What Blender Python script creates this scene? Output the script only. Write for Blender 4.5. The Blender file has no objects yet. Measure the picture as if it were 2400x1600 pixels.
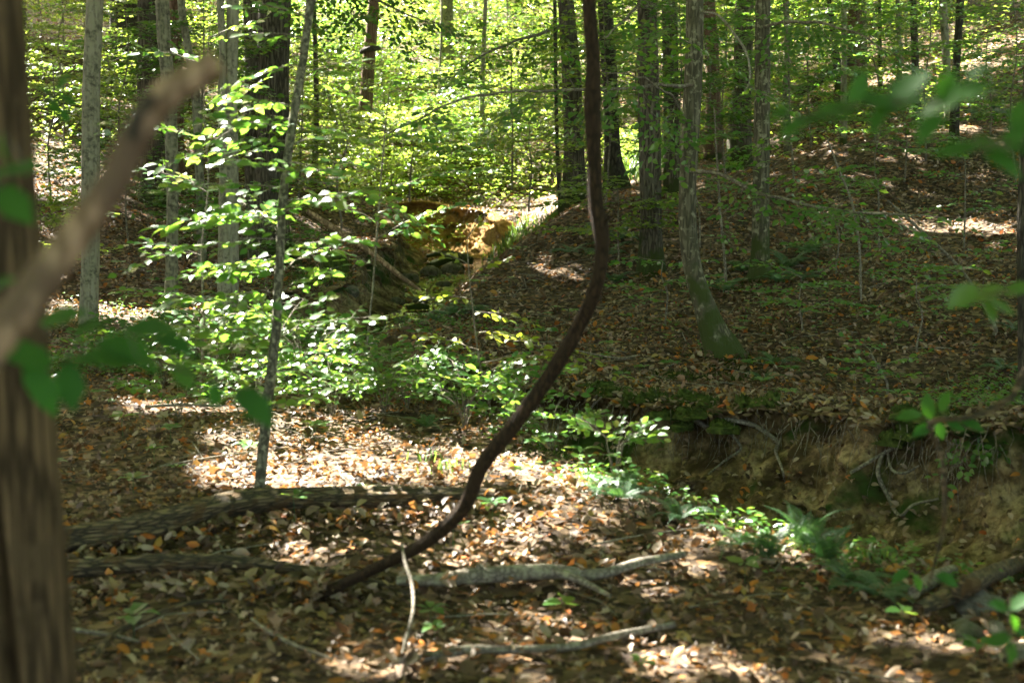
import bpy, math, random
import numpy as np
from mathutils import Vector, Matrix, Quaternion

# ------------------------------------------------------------------ camera, sky, sun, exposure
C = bpy.context.scene
COL = C.collection
FPX = 3333.33                       # focal length in photo pixels (50 mm on a 36 mm sensor, 2400 px wide)
CAMZ = 2.4
PITCH = math.atan(500 / FPX)
cam = bpy.data.cameras.new('camera'); camo = bpy.data.objects.new('camera', cam); COL.objects.link(camo)
camo.location = (0, 0, CAMZ); camo.rotation_euler = (math.pi/2 - PITCH, 0, 0)
cam.lens = 50; cam.sensor_width = 36; cam.clip_start = .05; cam.clip_end = 500
cam.dof.use_dof = True; cam.dof.focus_distance = 17.0; cam.dof.aperture_fstop = 1.9; cam.dof.aperture_blades = 9
C.camera = camo
SUN = Vector((-.44, .55, .71)).normalized()
SUN_STRENGTH = 5.0
wd = bpy.data.worlds.new('World'); C.world = wd; wd.use_nodes = True
nt = wd.node_tree; sky = nt.nodes.new('ShaderNodeTexSky'); sky.sky_type = 'NISHITA'; sky.sun_disc = False
sky.sun_elevation = math.asin(SUN.z); sky.sun_rotation = math.atan2(SUN.x, SUN.y)
sky.ozone_density = .4; sky.dust_density = 3.0
bg = nt.nodes['Background']; bg.inputs['Strength'].default_value = .072
_wb = nt.nodes.new('ShaderNodeMix'); _wb.data_type = 'RGBA'; _wb.blend_type = 'MULTIPLY'; _wb.inputs[0].default_value = 1; _wb.inputs[7].default_value = (1, .88, .70, 1)   # the camera's daylight balance is set for the shade
nt.links.new(sky.outputs[0], _wb.inputs[6]); nt.links.new(_wb.outputs[2], bg.inputs['Color'])
sl = bpy.data.lights.new('sun', 'SUN'); sl.energy = SUN_STRENGTH; sl.angle = math.radians(.53); sl.color = (1, .945, .85)
so = bpy.data.objects.new('sun', sl); COL.objects.link(so); so.rotation_euler = SUN.to_track_quat('Z', 'Y').to_euler(); so.location = (0, 0, 30)
C.view_settings.view_transform = 'Standard'; C.view_settings.look = 'None'; C.view_settings.gamma = 1
C.view_settings.use_curve_mapping = False
C.view_settings.exposure = 4.05
C.cycles.max_bounces = 8; C.cycles.diffuse_bounces = 4; C.cycles.glossy_bounces = 2; C.cycles.transmission_bounces = 4
C.cycles.sample_clamp_indirect = 4; C.cycles.sample_clamp_direct = 30

rng = np.random.default_rng(7); random.seed(7)
ct, st = math.cos(PITCH), math.sin(PITCH)

def at(px, py, Y):
    """the point at forward distance Y seen at photo position (px, py)"""
    u = (px-1200)/FPX; v = (800-py)/FPX
    d = (u, ct + v*st, -st + v*ct); k = Y/d[1]
    return Vector((d[0]*k, Y, CAMZ + d[2]*k))

def mpx(w, Y): return w*Y/FPX       # photo pixels -> metres at distance Y

# ------------------------------------------------------------------ noise
def _hash(ix, iy, seed):
    n = (ix.astype(np.int64)*374761393 + iy.astype(np.int64)*668265263 + seed*974711) & 0x7fffffff
    n = ((n ^ (n >> 13))*1274126177) & 0x7fffffff
    return ((n ^ (n >> 16)) & 0xffff)/65535.0
def vn(x, y, seed=0):
    x = np.asarray(x, float); y = np.asarray(y, float)
    ix = np.floor(x); iy = np.floor(y); fx = x-ix; fy = y-iy
    fx = fx*fx*(3-2*fx); fy = fy*fy*(3-2*fy)
    a = _hash(ix, iy, seed); b = _hash(ix+1, iy, seed); c = _hash(ix, iy+1, seed); d = _hash(ix+1, iy+1, seed)
    return (a*(1-fx)+b*fx)*(1-fy) + (c*(1-fx)+d*fx)*fy - .5
def fbm(x, y, seed=0, o=4):
    s = 0; a = 1.0
    for k in range(o): s = s + a*vn(np.asarray(x)*2**k, np.asarray(y)*2**k, seed+k*17); a *= .5
    return s

# ------------------------------------------------------------------ materials
def mat(name):
    m = bpy.data.materials.new(name); m.use_nodes = True; n = m.node_tree.nodes
    for x in list(n): n.remove(x)
    return m, n, m.node_tree.links
def ramp(n, pts):
    r = n.new('ShaderNodeValToRGB'); e = r.color_ramp.elements
    while len(e) > 2: e.remove(e[-1])
    for i, (p, c) in enumerate(pts):
        q = e[i] if i < 2 else e.new(p)
        q.position = p; q.color = (*c, 1)
    return r
def noise_n(n, l, vec, scale, detail=4, rough=.55):
    t = n.new('ShaderNodeTexNoise'); t.inputs['Scale'].default_value = scale; t.inputs['Detail'].default_value = detail
    t.inputs['Roughness'].default_value = rough; l.new(vec, t.inputs['Vector']); return t
def mapr(n, l, val, a, b, c=0, d=1):
    t = n.new('ShaderNodeMapRange'); l.new(val, t.inputs[0])
    for i, v in enumerate((a, b, c, d)): t.inputs[i+1].default_value = v
    return t.outputs[0]
def mixc(n, l, f, a, b):
    t = n.new('ShaderNodeMix'); t.data_type = 'RGBA'
    if hasattr(f, 'is_linked'): l.new(f, t.inputs[0])
    else: t.inputs[0].default_value = f
    for k, v in ((6, a), (7, b)):
        if hasattr(v, 'is_linked'): l.new(v, t.inputs[k])
        else: t.inputs[k].default_value = (*v, 1)
    return t.outputs[2]
def math_n(n, l, op, a, b=None):
    t = n.new('ShaderNodeMath'); t.operation = op
    for k, v in ((0, a), (1, b)):
        if v is None: continue
        if hasattr(v, 'is_linked'): l.new(v, t.inputs[k])
        else: t.inputs[k].default_value = v
    return t.outputs[0]
def principled(n, l, col, rough=.8, spec=.3, bump=None, bs=.3, bd=.02):
    p = n.new('ShaderNodeBsdfPrincipled'); o = n.new('ShaderNodeOutputMaterial')
    if hasattr(col, 'is_linked'): l.new(col, p.inputs['Base Color'])
    else: p.inputs['Base Color'].default_value = (*col, 1)
    p.inputs['Roughness'].default_value = rough; p.inputs['Specular IOR Level'].default_value = spec
    if bump is not None:
        b = n.new('ShaderNodeBump'); b.inputs['Strength'].default_value = bs; b.inputs['Distance'].default_value = bd
        l.new(bump, b.inputs['Height']); l.new(b.outputs[0], p.inputs['Normal'])
    l.new(p.outputs[0], o.inputs[0]); return p
def rnd_value(n, l):
    a = n.new('ShaderNodeAttribute'); a.attribute_name = 'rnd'
    o = n.new('ShaderNodeObjectInfo')
    return math_n(n, l, 'FRACT', math_n(n, l, 'ADD', a.outputs['Fac'], o.outputs['Random']))

def leaf_mat(name, stops, trans, tmix=.5, rough=.42, spec=.5):
    m, n, l = mat(name)
    r = ramp(n, stops); rv = rnd_value(n, l); l.new(rv, r.inputs[0])
    p = n.new('ShaderNodeBsdfPrincipled'); p.inputs['Roughness'].default_value = rough; p.inputs['Specular IOR Level'].default_value = spec
    l.new(r.outputs[0], p.inputs['Base Color'])
    t = n.new('ShaderNodeBsdfTranslucent')
    tc = ramp(n, [(0, trans[0]), (1, trans[1])]); l.new(rv, tc.inputs[0]); l.new(tc.outputs[0], t.inputs[0])
    mx = n.new('ShaderNodeMixShader'); mx.inputs[0].default_value = tmix
    l.new(p.outputs[0], mx.inputs[1]); l.new(t.outputs[0], mx.inputs[2])
    o = n.new('ShaderNodeOutputMaterial'); l.new(mx.outputs[0], o.inputs[0]); return m
M = {}
M['leaf'] = leaf_mat('green_leaf', [(0, (.025, .09, .02)), (.5, (.045, .13, .022)), (.93, (.075, .14, .03)), (1, (.16, .15, .03))], ((.14, .36, .03), (.30, .46, .05)), .42, .34, .65)
M['leaf_far'] = leaf_mat('understory_leaf', [(0, (.04, .10, .02)), (.6, (.07, .13, .025)), (1, (.11, .15, .03))], ((.26, .48, .04), (.52, .62, .08)), .55, .36, .6)
M['leaf_dark'] = leaf_mat('near_leaf', [(0, (.025, .08, .02)), (1, (.05, .12, .025))], ((.06, .30, .015), (.14, .40, .02)), .45, .6, .2)
M['leaf_yellow'] = leaf_mat('yellowing_leaf', [(0, (.09, .14, .02)), (1, (.16, .17, .025))], ((.35, .5, .03), (.55, .55, .05)), .5, .45)
M['canopy'] = leaf_mat('canopy_leaf', [(0, (.04, .10, .02)), (1, (.07, .12, .03))], ((.13, .28, .03), (.22, .32, .05)), .4, .5)
M['fern'] = leaf_mat('fern_frond', [(0, (.03, .085, .035)), (1, (.055, .115, .045))], ((.06, .18, .03), (.12, .24, .05)), .3, .42)
M['litter'] = leaf_mat('dead_leaf', [(0, (.025, .017, .011)), (.25, (.065, .044, .027)), (.45, (.14, .098, .06)), (.64, (.24, .18, .12)), (.85, (.38, .31, .235)), (.91, (.27, .20, .05)), (.96, (.44, .17, .03)), (1, (.30, .07, .02))],
                       ((.16, .08, .03), (.40, .17, .04)), .25, .50, .28)
def bark(name, dark, light, patch, sx, sz, bs=.6, bd=.02, mossh=.5, lich=.0, pscale=5):
    m, n, l = mat(name)
    tc = n.new('ShaderNodeTexCoord'); mp = n.new('ShaderNodeMapping'); mp.inputs['Scale'].default_value = (sx, sx, sz)
    l.new(tc.outputs['Object'], mp.inputs['Vector'])
    a = noise_n(n, l, mp.outputs[0], 1.0, 6, .62)
    v = n.new('ShaderNodeTexVoronoi'); v.feature = 'DISTANCE_TO_EDGE'; v.inputs['Scale'].default_value = .9
    wv = n.new('ShaderNodeVectorMath'); wv.operation = 'ADD'
    l.new(mp.outputs[0], wv.inputs[0]); sc = n.new('ShaderNodeVectorMath'); sc.operation = 'SCALE'; sc.inputs['Scale'].default_value = 1.2
    l.new(a.outputs['Color'], sc.inputs[0]); l.new(sc.outputs[0], wv.inputs[1]); l.new(wv.outputs[0], v.inputs['Vector'])
    ve = mapr(n, l, v.outputs['Distance'], 0, .25)
    h = math_n(n, l, 'MULTIPLY', ve, mapr(n, l, a.outputs['Fac'], .3, .7, .4, 1))
    r = ramp(n, [(.1, dark), (.75, light)]); l.new(h, r.inputs[0])
    b = noise_n(n, l, tc.outputs['Object'], pscale, 5, .6)
    col = mixc(n, l, mapr(n, l, b.outputs['Fac'], .52, .60), r.outputs[0], patch)
    if lich:
        c = noise_n(n, l, tc.outputs['Object'], pscale*2.7, 4)
        col = mixc(n, l, mapr(n, l, c.outputs['Fac'], .60-lich*.2, .66), col, (.26, .25, .17))
    sp = n.new('ShaderNodeSeparateXYZ'); l.new(tc.outputs['Object'], sp.inputs[0])
    d = noise_n(n, l, tc.outputs['Object'], 4, 4)
    mz = math_n(n, l, 'ADD', mapr(n, l, sp.outputs[2], 0, mossh, 1, 0), mapr(n, l, d.outputs['Fac'], .25, .75, -.55, .55))
    if mossh > .05: col = mixc(n, l, mapr(n, l, mz, .35, .65), col, (.045, .06, .015))
    principled(n, l, col, .85, .2, h, bs, bd); return m
M['furrowed'] = bark('furrowed_bark', (.05, .042, .03), (.17, .145, .105), (.11, .10, .075), 22, 3.0, 1, .03, .7)
M['mottled'] = bark('mottled_bark', (.09, .085, .06), (.20, .185, .14), (.06, .055, .04), 18, 2.5, .45, .01, .45, 1.0, 6)
M['mossfoot'] = bark('moss_footed_bark', (.055, .05, .032), (.16, .145, .098), (.085, .078, .05), 22, 3, .6, .015, 1.2, .25, 5)
M['sapling'] = bark('sapling_bark', (.05, .047, .033), (.15, .14, .10), (.06, .056, .038), 30, 8, .4, .006, .12, .4, 12)
M['pale'] = bark('pale_bark', (.15, .14, .105), (.28, .26, .20), (.085, .08, .058), 16, 2.2, .45, .01, .35, 1.0, 8)
M['dark'] = bark('dark_bark', (.03, .026, .02), (.095, .082, .06), (.06, .055, .04), 25, 5, .9, .02, .7)
M['red'] = bark('reddish_bark', (.09, .055, .035), (.22, .14, .095), (.15, .10, .07), 30, 2.5, .8, .02, .2)
M['brown'] = bark('weathered_wood', (.035, .023, .011), (.14, .093, .048), (.085, .058, .030), 40, 3, .8, .01, .01)
M['branchwood'] = bark('bare_wood', (.14, .09, .05), (.38, .26, .16), (.12, .08, .05), 25, 12, .5, .008, .01)
M['vine'] = bark('vine_bark', (.016, .010, .005), (.055, .033, .016), (.034, .021, .011), 60, 14, .9, .01, .01)
M['log'] = bark('rotten_log_bark', (.05, .042, .028), (.20, .15, .085), (.12, .075, .035), 9, 55, 1, .02, .01, 0, 7)
M['twig'] = bark('twig_bark', (.10, .085, .065), (.24, .21, .17), (.13, .11, .08), 30, 30, .3, .005, .01, .3)
M['paletwig'] = bark('pale_twig_bark', (.15, .135, .105), (.30, .27, .22), (.18, .16, .12), 30, 30, .3, .005, .01)

def soil(name, c1, c2, c3, mossy=.0, sc=6):
    m, n, l = mat(name); g = n.new('ShaderNodeNewGeometry')
    a = noise_n(n, l, g.outputs['Position'], sc, 8, .65); b = noise_n(n, l, g.outputs['Position'], sc*6, 6, .7); c = noise_n(n, l, g.outputs['Position'], 1.4, 4)
    r = ramp(n, [(.40, c1), (.5, c2), (.60, c3)]); l.new(a.outputs['Fac'], r.inputs[0])
    col = mixc(n, l, mapr(n, l, b.outputs['Fac'], .40, .55, .7, 0), r.outputs[0], c1)
    if mossy: col = mixc(n, l, mapr(n, l, c.outputs['Fac'], .62-mossy*.2, .70-mossy*.15), col, (.035, .06, .012))
    h = math_n(n, l, 'ADD', a.outputs['Fac'], math_n(n, l, 'MULTIPLY', b.outputs['Fac'], .5))
    principled(n, l, col, .92, .15, h, .9, .05); return m
M['bank'] = soil('ochre_bank_soil', (.055, .037, .017), (.20, .14, .068), (.35, .27, .145), .45, 2.6)
M['orange'] = soil('orange_clay', (.22, .12, .035), (.42, .25, .075), (.50, .33, .11), .15)
# forest floor: soil plus a printed mass of small dead leaves for where the real ones are too far to tell apart
m, n, l = mat('forest_floor'); g = n.new('ShaderNodeNewGeometry')
v = n.new('ShaderNodeTexVoronoi'); v.inputs['Scale'].default_value = 17; l.new(g.outputs['Position'], v.inputs['Vector'])
sv = n.new('ShaderNodeSeparateColor'); l.new(v.outputs['Color'], sv.inputs[0])
r = ramp(n, [(0, (.02, .012, .007)), (.4, (.05, .033, .018)), (.75, (.12, .08, .045)), (.93, (.2, .14, .08)), (1, (.25, .10, .02))]); l.new(sv.outputs[0], r.inputs[0])
sz = n.new('ShaderNodeSeparateXYZ'); l.new(g.outputs['Normal'], sz.inputs[0])
b = noise_n(n, l, g.outputs['Position'], 9, 6)
so_ = ramp(n, [(.3, (.05, .034, .016)), (.7, (.17, .12, .055))]); l.new(b.outputs['Fac'], so_.inputs[0])
col = mixc(n, l, mapr(n, l, sz.outputs[2], .55, .8), so_.outputs[0], r.outputs[0])
principled(n, l, col, .9, .2, v.outputs['Distance'], .6, .03); M['floor'] = m
m, n, l = mat('moss'); g = n.new('ShaderNodeNewGeometry'); a = noise_n(n, l, g.outputs['Position'], 20, 5)
r = ramp(n, [(.3, (.02, .028, .008)), (.5, (.045, .065, .013)), (.7, (.095, .11, .025))]); l.new(a.outputs['Fac'], r.inputs[0])
principled(n, l, r.outputs[0], .9, .15, a.outputs['Fac'], .7, .02); M['moss'] = m
m, n, l = mat('creek_water'); g = n.new('ShaderNodeNewGeometry'); a = noise_n(n, l, g.outputs['Position'], 5, 3)
p = principled(n, l, (.06, .036, .02), .12, .2, a.outputs['Fac'], .8, .03); M['water'] = m
M['stone'] = soil('creek_stone', (.09, .085, .06), (.19, .175, .13), (.26, .24, .19), .3, 14)
M['grass'] = leaf_mat('grass_blade', [(0, (.04, .09, .025)), (1, (.08, .12, .03))], ((.12, .28, .03), (.25, .36, .05)), .35, .45)

# ------------------------------------------------------------------ object helpers
def tag(o, label=None, cat=None, group=None, kind=None):
    for k, v in (('label', label), ('category', cat), ('group', group), ('kind', kind)):
        if v: o[k] = v
    return o
def mesh(name, V, F, rnd=None, smooth=True):
    """V (n,3); F list of faces or (m,k) array"""
    me = bpy.data.meshes.new(name)
    V = np.asarray(V, np.float32)
    if isinstance(F, np.ndarray):
        k = F.shape[1]; nf = len(F)
        me.vertices.add(len(V)); me.vertices.foreach_set('co', V.ravel())
        me.loops.add(nf*k); me.loops.foreach_set('vertex_index', F.astype(np.int32).ravel())
        me.polygons.add(nf); me.polygons.foreach_set('loop_start', np.arange(0, nf*k, k, dtype=np.int32))
        me.update(calc_edges=True)
    else:
        me.from_pydata(V.tolist(), [], F); me.update()
    if smooth: me.polygons.foreach_set('use_smooth', np.ones(len(me.polygons), bool))
    if rnd is not None:
        at_ = me.attributes.new('rnd', 'FLOAT', 'POINT'); at_.data.foreach_set('value', np.asarray(rnd, np.float32))
    return me
def obj(name, me, m=None, parent=None, loc=(0, 0, 0)):
    o = bpy.data.objects.new(name, me); COL.objects.link(o)
    if m is not None and me is not None and not me.materials: me.materials.append(m)
    if parent is not None: o.parent = parent
    o.location = loc; return o
def empty(name, loc, label, cat, group=None):
    o = bpy.data.objects.new(name, None); o.empty_display_size = .2; COL.objects.link(o); o.location = loc
    return tag(o, label, cat, group)

class Geo:
    """collects tubes and faces into one mesh"""
    def __init__(s): s.V = []; s.F = []; s.n = 0
    def add(s, V, F):
        s.V.append(np.asarray(V, float)); s.F.extend([tuple(i+s.n for i in f) for f in F]); s.n += len(V)
    def tube(s, pts, rad, k=8, bump=0, seed=0, flare=0, ridges=0, cap=True):
        P = np.asarray(pts, float); R = np.asarray(rad, float); n = len(P)
        T = np.gradient(P, axis=0); T /= np.linalg.norm(T, axis=1)[:, None]+1e-9
        ref = np.array((1., 0, 0)) if abs(T[0][0]) < .8 else np.array((0, 1., 0))
        A = np.cross(T, ref); A /= np.linalg.norm(A, axis=1)[:, None]+1e-9; B = np.cross(T, A)
        th = np.arange(k)*2*math.pi/k
        L = np.concatenate([[0], np.cumsum(np.linalg.norm(np.diff(P, axis=0), axis=1))])
        rr = R[:, None]*np.ones((1, k))
        if bump: rr = rr*(1+bump*(fbm(np.cos(th)[None]*1.6+L[:, None]*1.1+seed*3.1, np.sin(th)[None]*1.6+L[:, None]*.6+seed, seed, 3)))
        if ridges: rr = rr*(1+ridges*vn(th[None]*k/6.283*.5+0*L[:, None], L[:, None]*1.5+seed, seed+5))
        if flare:
            f = np.exp(-L/ (R[0]*1.8+.05)); lob = .6+.5*np.cos(th[None]*(3+seed % 3)+seed)+.2*np.cos(th[None]*7+seed*2)
            rr = rr*(1+flare*f[:, None]*lob)
        V = P[:, None, :]+A[:, None, :]*(np.cos(th)[None, :, None]*rr[..., None])+B[:, None, :]*(np.sin(th)[None, :, None]*rr[..., None])
        F = []
        for i in range(n-1):
            for j in range(k):
                j2 = (j+1) % k; F.append((i*k+j, i*k+j2, (i+1)*k+j2, (i+1)*k+j))
        if cap: F.append(tuple(range(k))); F.append(tuple((n-1)*k+j for j in range(k))[::-1])
        s.add(V.reshape(-1, 3), F); return s
    def build(s, name, m, parent=None, base=(0, 0, 0)):
        V = np.concatenate(s.V)-np.array(base)
        return obj(name, mesh(name, V, s.F), m, parent, (0, 0, 0) if parent is not None else base)

def smooth_path(pts, step):
    """Catmull-Rom through rows of numbers, resampled about every step metres (first three columns are xyz)"""
    P = np.asarray(pts, float); P = np.vstack([2*P[0]-P[1], P, 2*P[-1]-P[-2]]); out = []
    for i in range(1, len(P)-2):
        n = max(2, int(np.linalg.norm(P[i+1][:3]-P[i][:3])/step)); t = np.arange(n)[:, None]/n
        a, b, c, d = P[i-1:i+3]
        out.append(.5*((2*b)+(-a+c)*t+(2*a-5*b+4*c-d)*t*t+(-a+3*b-3*c+d)*t**3))
    out.append(P[-2][None]); return np.vstack(out)

# ------------------------------------------------------------------ trees of the photo: (px, py, width px) up the trunk, distance, bark ...
TREES = [
 dict(n='tree', Y=17.0, b='pale', p=[(208, 778, 46), (212, 600, 42), (213, 400, 41), (214, 200, 40), (222, 0, 38)], l='straight pale grey trunk with dark blotches, just right of the bent broken branch'),
 dict(n='tree', Y=17.6, b='mottled', p=[(402, 752, 34), (403, 600, 29), (404, 450, 28), (398, 250, 30), (385, 100, 32), (380, 0, 32)], l='slim mottled grey trunk behind the tip of the bent broken branch'),
 dict(n='tree', Y=21.5, b='mottled', p=[(476, 640, 24), (471, 520, 20), (466, 380, 20), (458, 220, 20), (440, 110, 18), (424, 0, 18)], l='thin crooked trunk leaning left between the slim mottled trunk and the paired pale trunks'),
 dict(n='tree', Y=17.2, b='pale', p=[(533, 760, 52), (535, 600, 50), (537, 400, 44), (541, 200, 30), (546, 0, 27)], l='pale lichen spotted trunk forking from its slimmer twin left of the big furrowed trunk', fork=[(526, 420, 22), (520, 230, 19), (516, 0, 16)]),
 dict(n='tree', Y=26.5, b='furrowed', p=[(364, 480, 74), (360, 400, 60), (352, 200, 58), (350, 0, 54)], l='broad brown furrowed trunk behind the slim mottled one at the slope foot'),
 dict(n='tree', Y=29.0, b='red', p=[(420, 450, 32), (416, 250, 28), (410, 0, 28)], l='reddish brown trunk half hidden behind the slim mottled trunk'),
 dict(n='tree', Y=36.0, b='dark', p=[(298, 188, 92), (295, 100, 72), (292, 0, 66)], l='thick dark mossy trunk high on the slope behind the pale blotched trunk', moss=1),
 dict(n='tree', Y=24.0, b='furrowed', p=[(630, 612, 96), (632, 540, 78), (638, 400, 74), (640, 200, 72), (643, 0, 72)], l='largest furrowed trunk with a mossy foot, behind the slanting sapling', flare=1.0),
 dict(n='tree', Y=28.0, b='furrowed', p=[(598, 520, 46), (594, 300, 40), (589, 0, 38)], l='grey furrowed trunk standing tight behind the largest trunk'),
 dict(n='tree', Y=34.0, b='dark', p=[(738, 400, 16), (742, 250, 13), (739, 120, 11), (736, 0, 10)], l='very thin dark stem among bright leaves right of the slanting sapling'),
 dict(n='tree', Y=44.0, b='mottled', p=[(1048, 330, 44), (1050, 200, 34), (1046, 0, 30)], l='pale trunk veiled by bright leaves in the far middle of the slope'),
 dict(n='tree', Y=40.0, b='pale', p=[(1029, 355, 8), (1027, 250, 7), (1034, 100, 6), (1036, 0, 5)], l='hair thin pale sapling stem before the bright leafy slope', thin=1),
 dict(n='tree', Y=38.0, b='pale', p=[(1130, 332, 15), (1130, 220, 12), (1134, 100, 10), (1138, 0, 9)], l='short looking pale stem rising from dark litter in the far middle', thin=1),
 dict(n='tree', Y=27.0, b='furrowed', p=[(1352, 468, 66), (1346, 380, 48), (1340, 200, 44), (1326, 0, 38)], l='grey trunk left of the hanging dark vine with a flared foot'),
 dict(n='tree', Y=26.0, b='dark', p=[(1314, 480, 14), (1306, 350, 9), (1302, 150, 9), (1300, 0, 8)], l='pole thin stem close left of the grey trunk beside the vine', thin=1),
 dict(n='tree', Y=28.5, b='dark', p=[(1446, 446, 62), (1436, 360, 38), (1430, 200, 36), (1418, 0, 34)], l='dark trunk just right of the hanging vine with spreading roots'),
 dict(n='tree', Y=21.0, b='furrowed', p=[(1526, 628, 66), (1526, 540, 52), (1524, 400, 50), (1520, 200, 50), (1516, 0, 46)], l='dark furrowed trunk with a black mossy foot, among ferns', flare=.5),
 dict(n='tree', Y=27.0, b='furrowed', p=[(1578, 450, 44), (1574, 250, 36), (1568, 0, 34)], l='grey trunk standing close behind the black footed furrowed trunk'),
 dict(n='tree', Y=15.5, b='mossfoot', p=[(1698, 842, 92), (1672, 780, 66), (1650, 715, 50), (1626, 640, 44), (1613, 540, 42), (1613, 430, 40), (1620, 280, 42), (1627, 120, 42), (1628, 0, 40)], l='grey trunk whose foot curves out over the mossy creek bank', flare=.35),
 dict(n='tree', Y=31.0, b='red', p=[(1670, 372, 42), (1672, 240, 34), (1668, 100, 32), (1660, 0, 32)], l='red brown trunk behind the curved footed tree', moss=0),
 dict(n='tree', Y=28.0, b='furrowed', p=[(1732, 390, 62), (1736, 250, 46), (1742, 100, 42), (1746, 0, 42)], l='dark broad trunk just left of the straight moss patched tree'),
 dict(n='tree', Y=20.0, b='mossfoot', p=[(1781, 658, 58), (1782, 600, 44), (1783, 450, 40), (1786, 250, 37), (1788, 0, 35)], l='straight grey trunk with a dark moss patch, between fern clumps', flare=.5),
 dict(n='tree', Y=30.0, b='mottled', p=[(1848, 380, 20), (1842, 250, 17), (1845, 100, 15), (1842, 0, 14)], l='slender stem right of the straight moss patched tree'),
 dict(n='tree', Y=33.0, b='dark', p=[(1968, 215, 24), (1962, 150, 17), (1950, 60, 16), (1946, 0, 15)], l='dark leaning stem beside the leaning dead log'),
 dict(n='tree', Y=27.5, b='pale', p=[(1976, 338, 18), (1978, 200, 14), (1978, 80, 13), (1979, 0, 12)], l='thin whitish stem in front of the wide brown trunk on the right slope', thin=1),
 dict(n='tree', Y=34.0, b='red', p=[(2006, 225, 44), (2006, 120, 38), (2005, 0, 37)], l='wide brown trunk behind the thin whitish stem'),
 dict(n='tree', Y=33.0, b='mottled', p=[(2027, 222, 12), (2028, 120, 10), (2026, 0, 10)], l='thin stem hugging the right side of the wide brown trunk', thin=1),
 dict(n='tree', Y=34.0, b='dark', p=[(2064, 245, 11), (2063, 120, 9), (2062, 0, 8)], l='thin straight dark pole right of the wide brown trunk', thin=1),
 dict(n='tree', Y=34.0, b='mottled', p=[(2108, 205, 15), (2107, 100, 12), (2104, 0, 11)], l='thin yellowish pole between two dark poles on the right slope', thin=1),
 dict(n='tree', Y=29.5, b='dark', p=[(2148, 288, 22), (2145, 150, 17), (2140, 0, 16)], l='dark straight pole left of the twin stems on the right slope'),
 dict(n='tree', Y=28.0, b='pale', p=[(2222, 300, 20), (2220, 180, 18), (2210, 0, 18)], l='pale stem of the touching pair near the right edge'),
 dict(n='tree', Y=26.5, b='dark', p=[(2236, 335, 24), (2240, 180, 18), (2250, 0, 17)], l='dark stem of the touching pair near the right edge'),
 dict(n='tree', Y=12.5, b='dark', p=[(2412, 1010, 44), (2402, 880, 32), (2400, 740, 28), (2398, 500, 26), (2420, 0, 26)], l='dark slim trunk cut by the right edge above the creek bank'),
]
for t in TREES: t['base'] = at(t['p'][0][0], t['p'][0][1], t['Y'])

# ------------------------------------------------------------------ terrain
ctrl = [(t['base'].x, t['base'].y, t['base'].z) for t in TREES]
for q in [(0, 1600, 6), (1200, 1600, 6), (2200, 1600, 6), (20, 680, 19), (100, 500, 24), (100, 350, 28), (100, 200, 33), (2400, 700, 17), (2000, 700, 18),
          (2200, 520, 23), (2400, 450, 24), (2400, 250, 30), (2350, 100, 36), (2000, 200, 38), (1500, 380, 31), (1200, 250, 45), (900, 330, 38), (1200, 0, 62),
          (0, 0, 50), (2400, 0, 46), (700, 100, 50), (1080, 450, 35.6), (1250, 520, 31), (1250, 880, 14), (1950, 950, 12), (2420, 962, 10.6), (1300, 700, 20), (750, 560, 29),
          (700, 640, 23), (870, 470, 37), (1200, 420, 37)]:
    v = at(*q); ctrl.append(tuple(v))
ctrl += [(-4, 9, .05), (0, 9, 0), (-5, 13, .05), (-2, 12, 0), (1.6, 7.6, -.12), (.6, 10, -.05), (-3.2, 15, 0), (0, 0, .75), (4, 0, .8), (-4, 0, .8), (8, 5, .5), (9, 10, .8), (-9, 7, .6),
         (0, 95, 24), (40, 80, 27), (-40, 80, 27), (-35, 30, 11), (38, 30, 11), (-30, 8, 4), (28, 8, 4), (0, -20, 1.5), (28, -20, 3), (-28, -20, 3), (0, 75, 14)]
CT = np.array(ctrl)
def _phi(d2): return .5*d2*np.log(d2+1e-9)
_n = len(CT); _K = _phi(((CT[:, None, :2]-CT[None, :, :2])**2).sum(-1))+np.eye(_n)*.15
_A = np.zeros((_n+3, _n+3)); _A[:_n, :_n] = _K; _A[:_n, _n] = 1; _A[:_n, _n+1:] = CT[:, :2]; _A[_n, :_n] = 1; _A[_n+1:, :_n] = CT[:, :2].T
_w = np.linalg.solve(_A, np.concatenate([CT[:, 2], [0, 0, 0]]))
def base_h(x, y):
    x = np.asarray(x, float); y = np.asarray(y, float); s = _w[_n]+_w[_n+1]*x+_w[_n+2]*y
    for i in range(_n): s = s+_w[i]*_phi((x-CT[i, 0])**2+(y-CT[i, 1])**2)
    return s
# creek: x, y, bed height, near half width, near slope, far half width, far slope
CREEK = smooth_path([(9, 4.5, -1.1, .4, .7, .8, 4), (7, 6, -1.1, .4, .7, .8, 4), (4.7, 7.9, -1.05, .4, .75, .8, 5), (2.85, 9.5, -.98, .4, .75, .85, 5), (1.2, 11.5, -.93, .35, 1.0, .85, 5), (.15, 12.6, -.88, .3, 1.5, .75, 5),
    (-1.2, 13.7, -.85, .3, 1.2, .6, 4), (-2.5, 16, -.8, .3, 1.3, .5, 2), (-2.1, 19.5, -.7, .4, 3.5, .45, 1.2), (-1.75, 23, -.62, .5, 5, .4, .9), (-1.6, 27, -.57, .6, 5, .5, .7), (-1.5, 31, -.52, .8, 5, .9, 1.0),
    (-2.2, 33.3, -.5, .6, 3, .8, 4), (-5, 34.8, -.47, .6, 3, .8, 4), (-9, 36.5, -.4, .6, 2, .8, 3), (-16, 38, .3, .6, 2, .8, 3)], .35)
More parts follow.
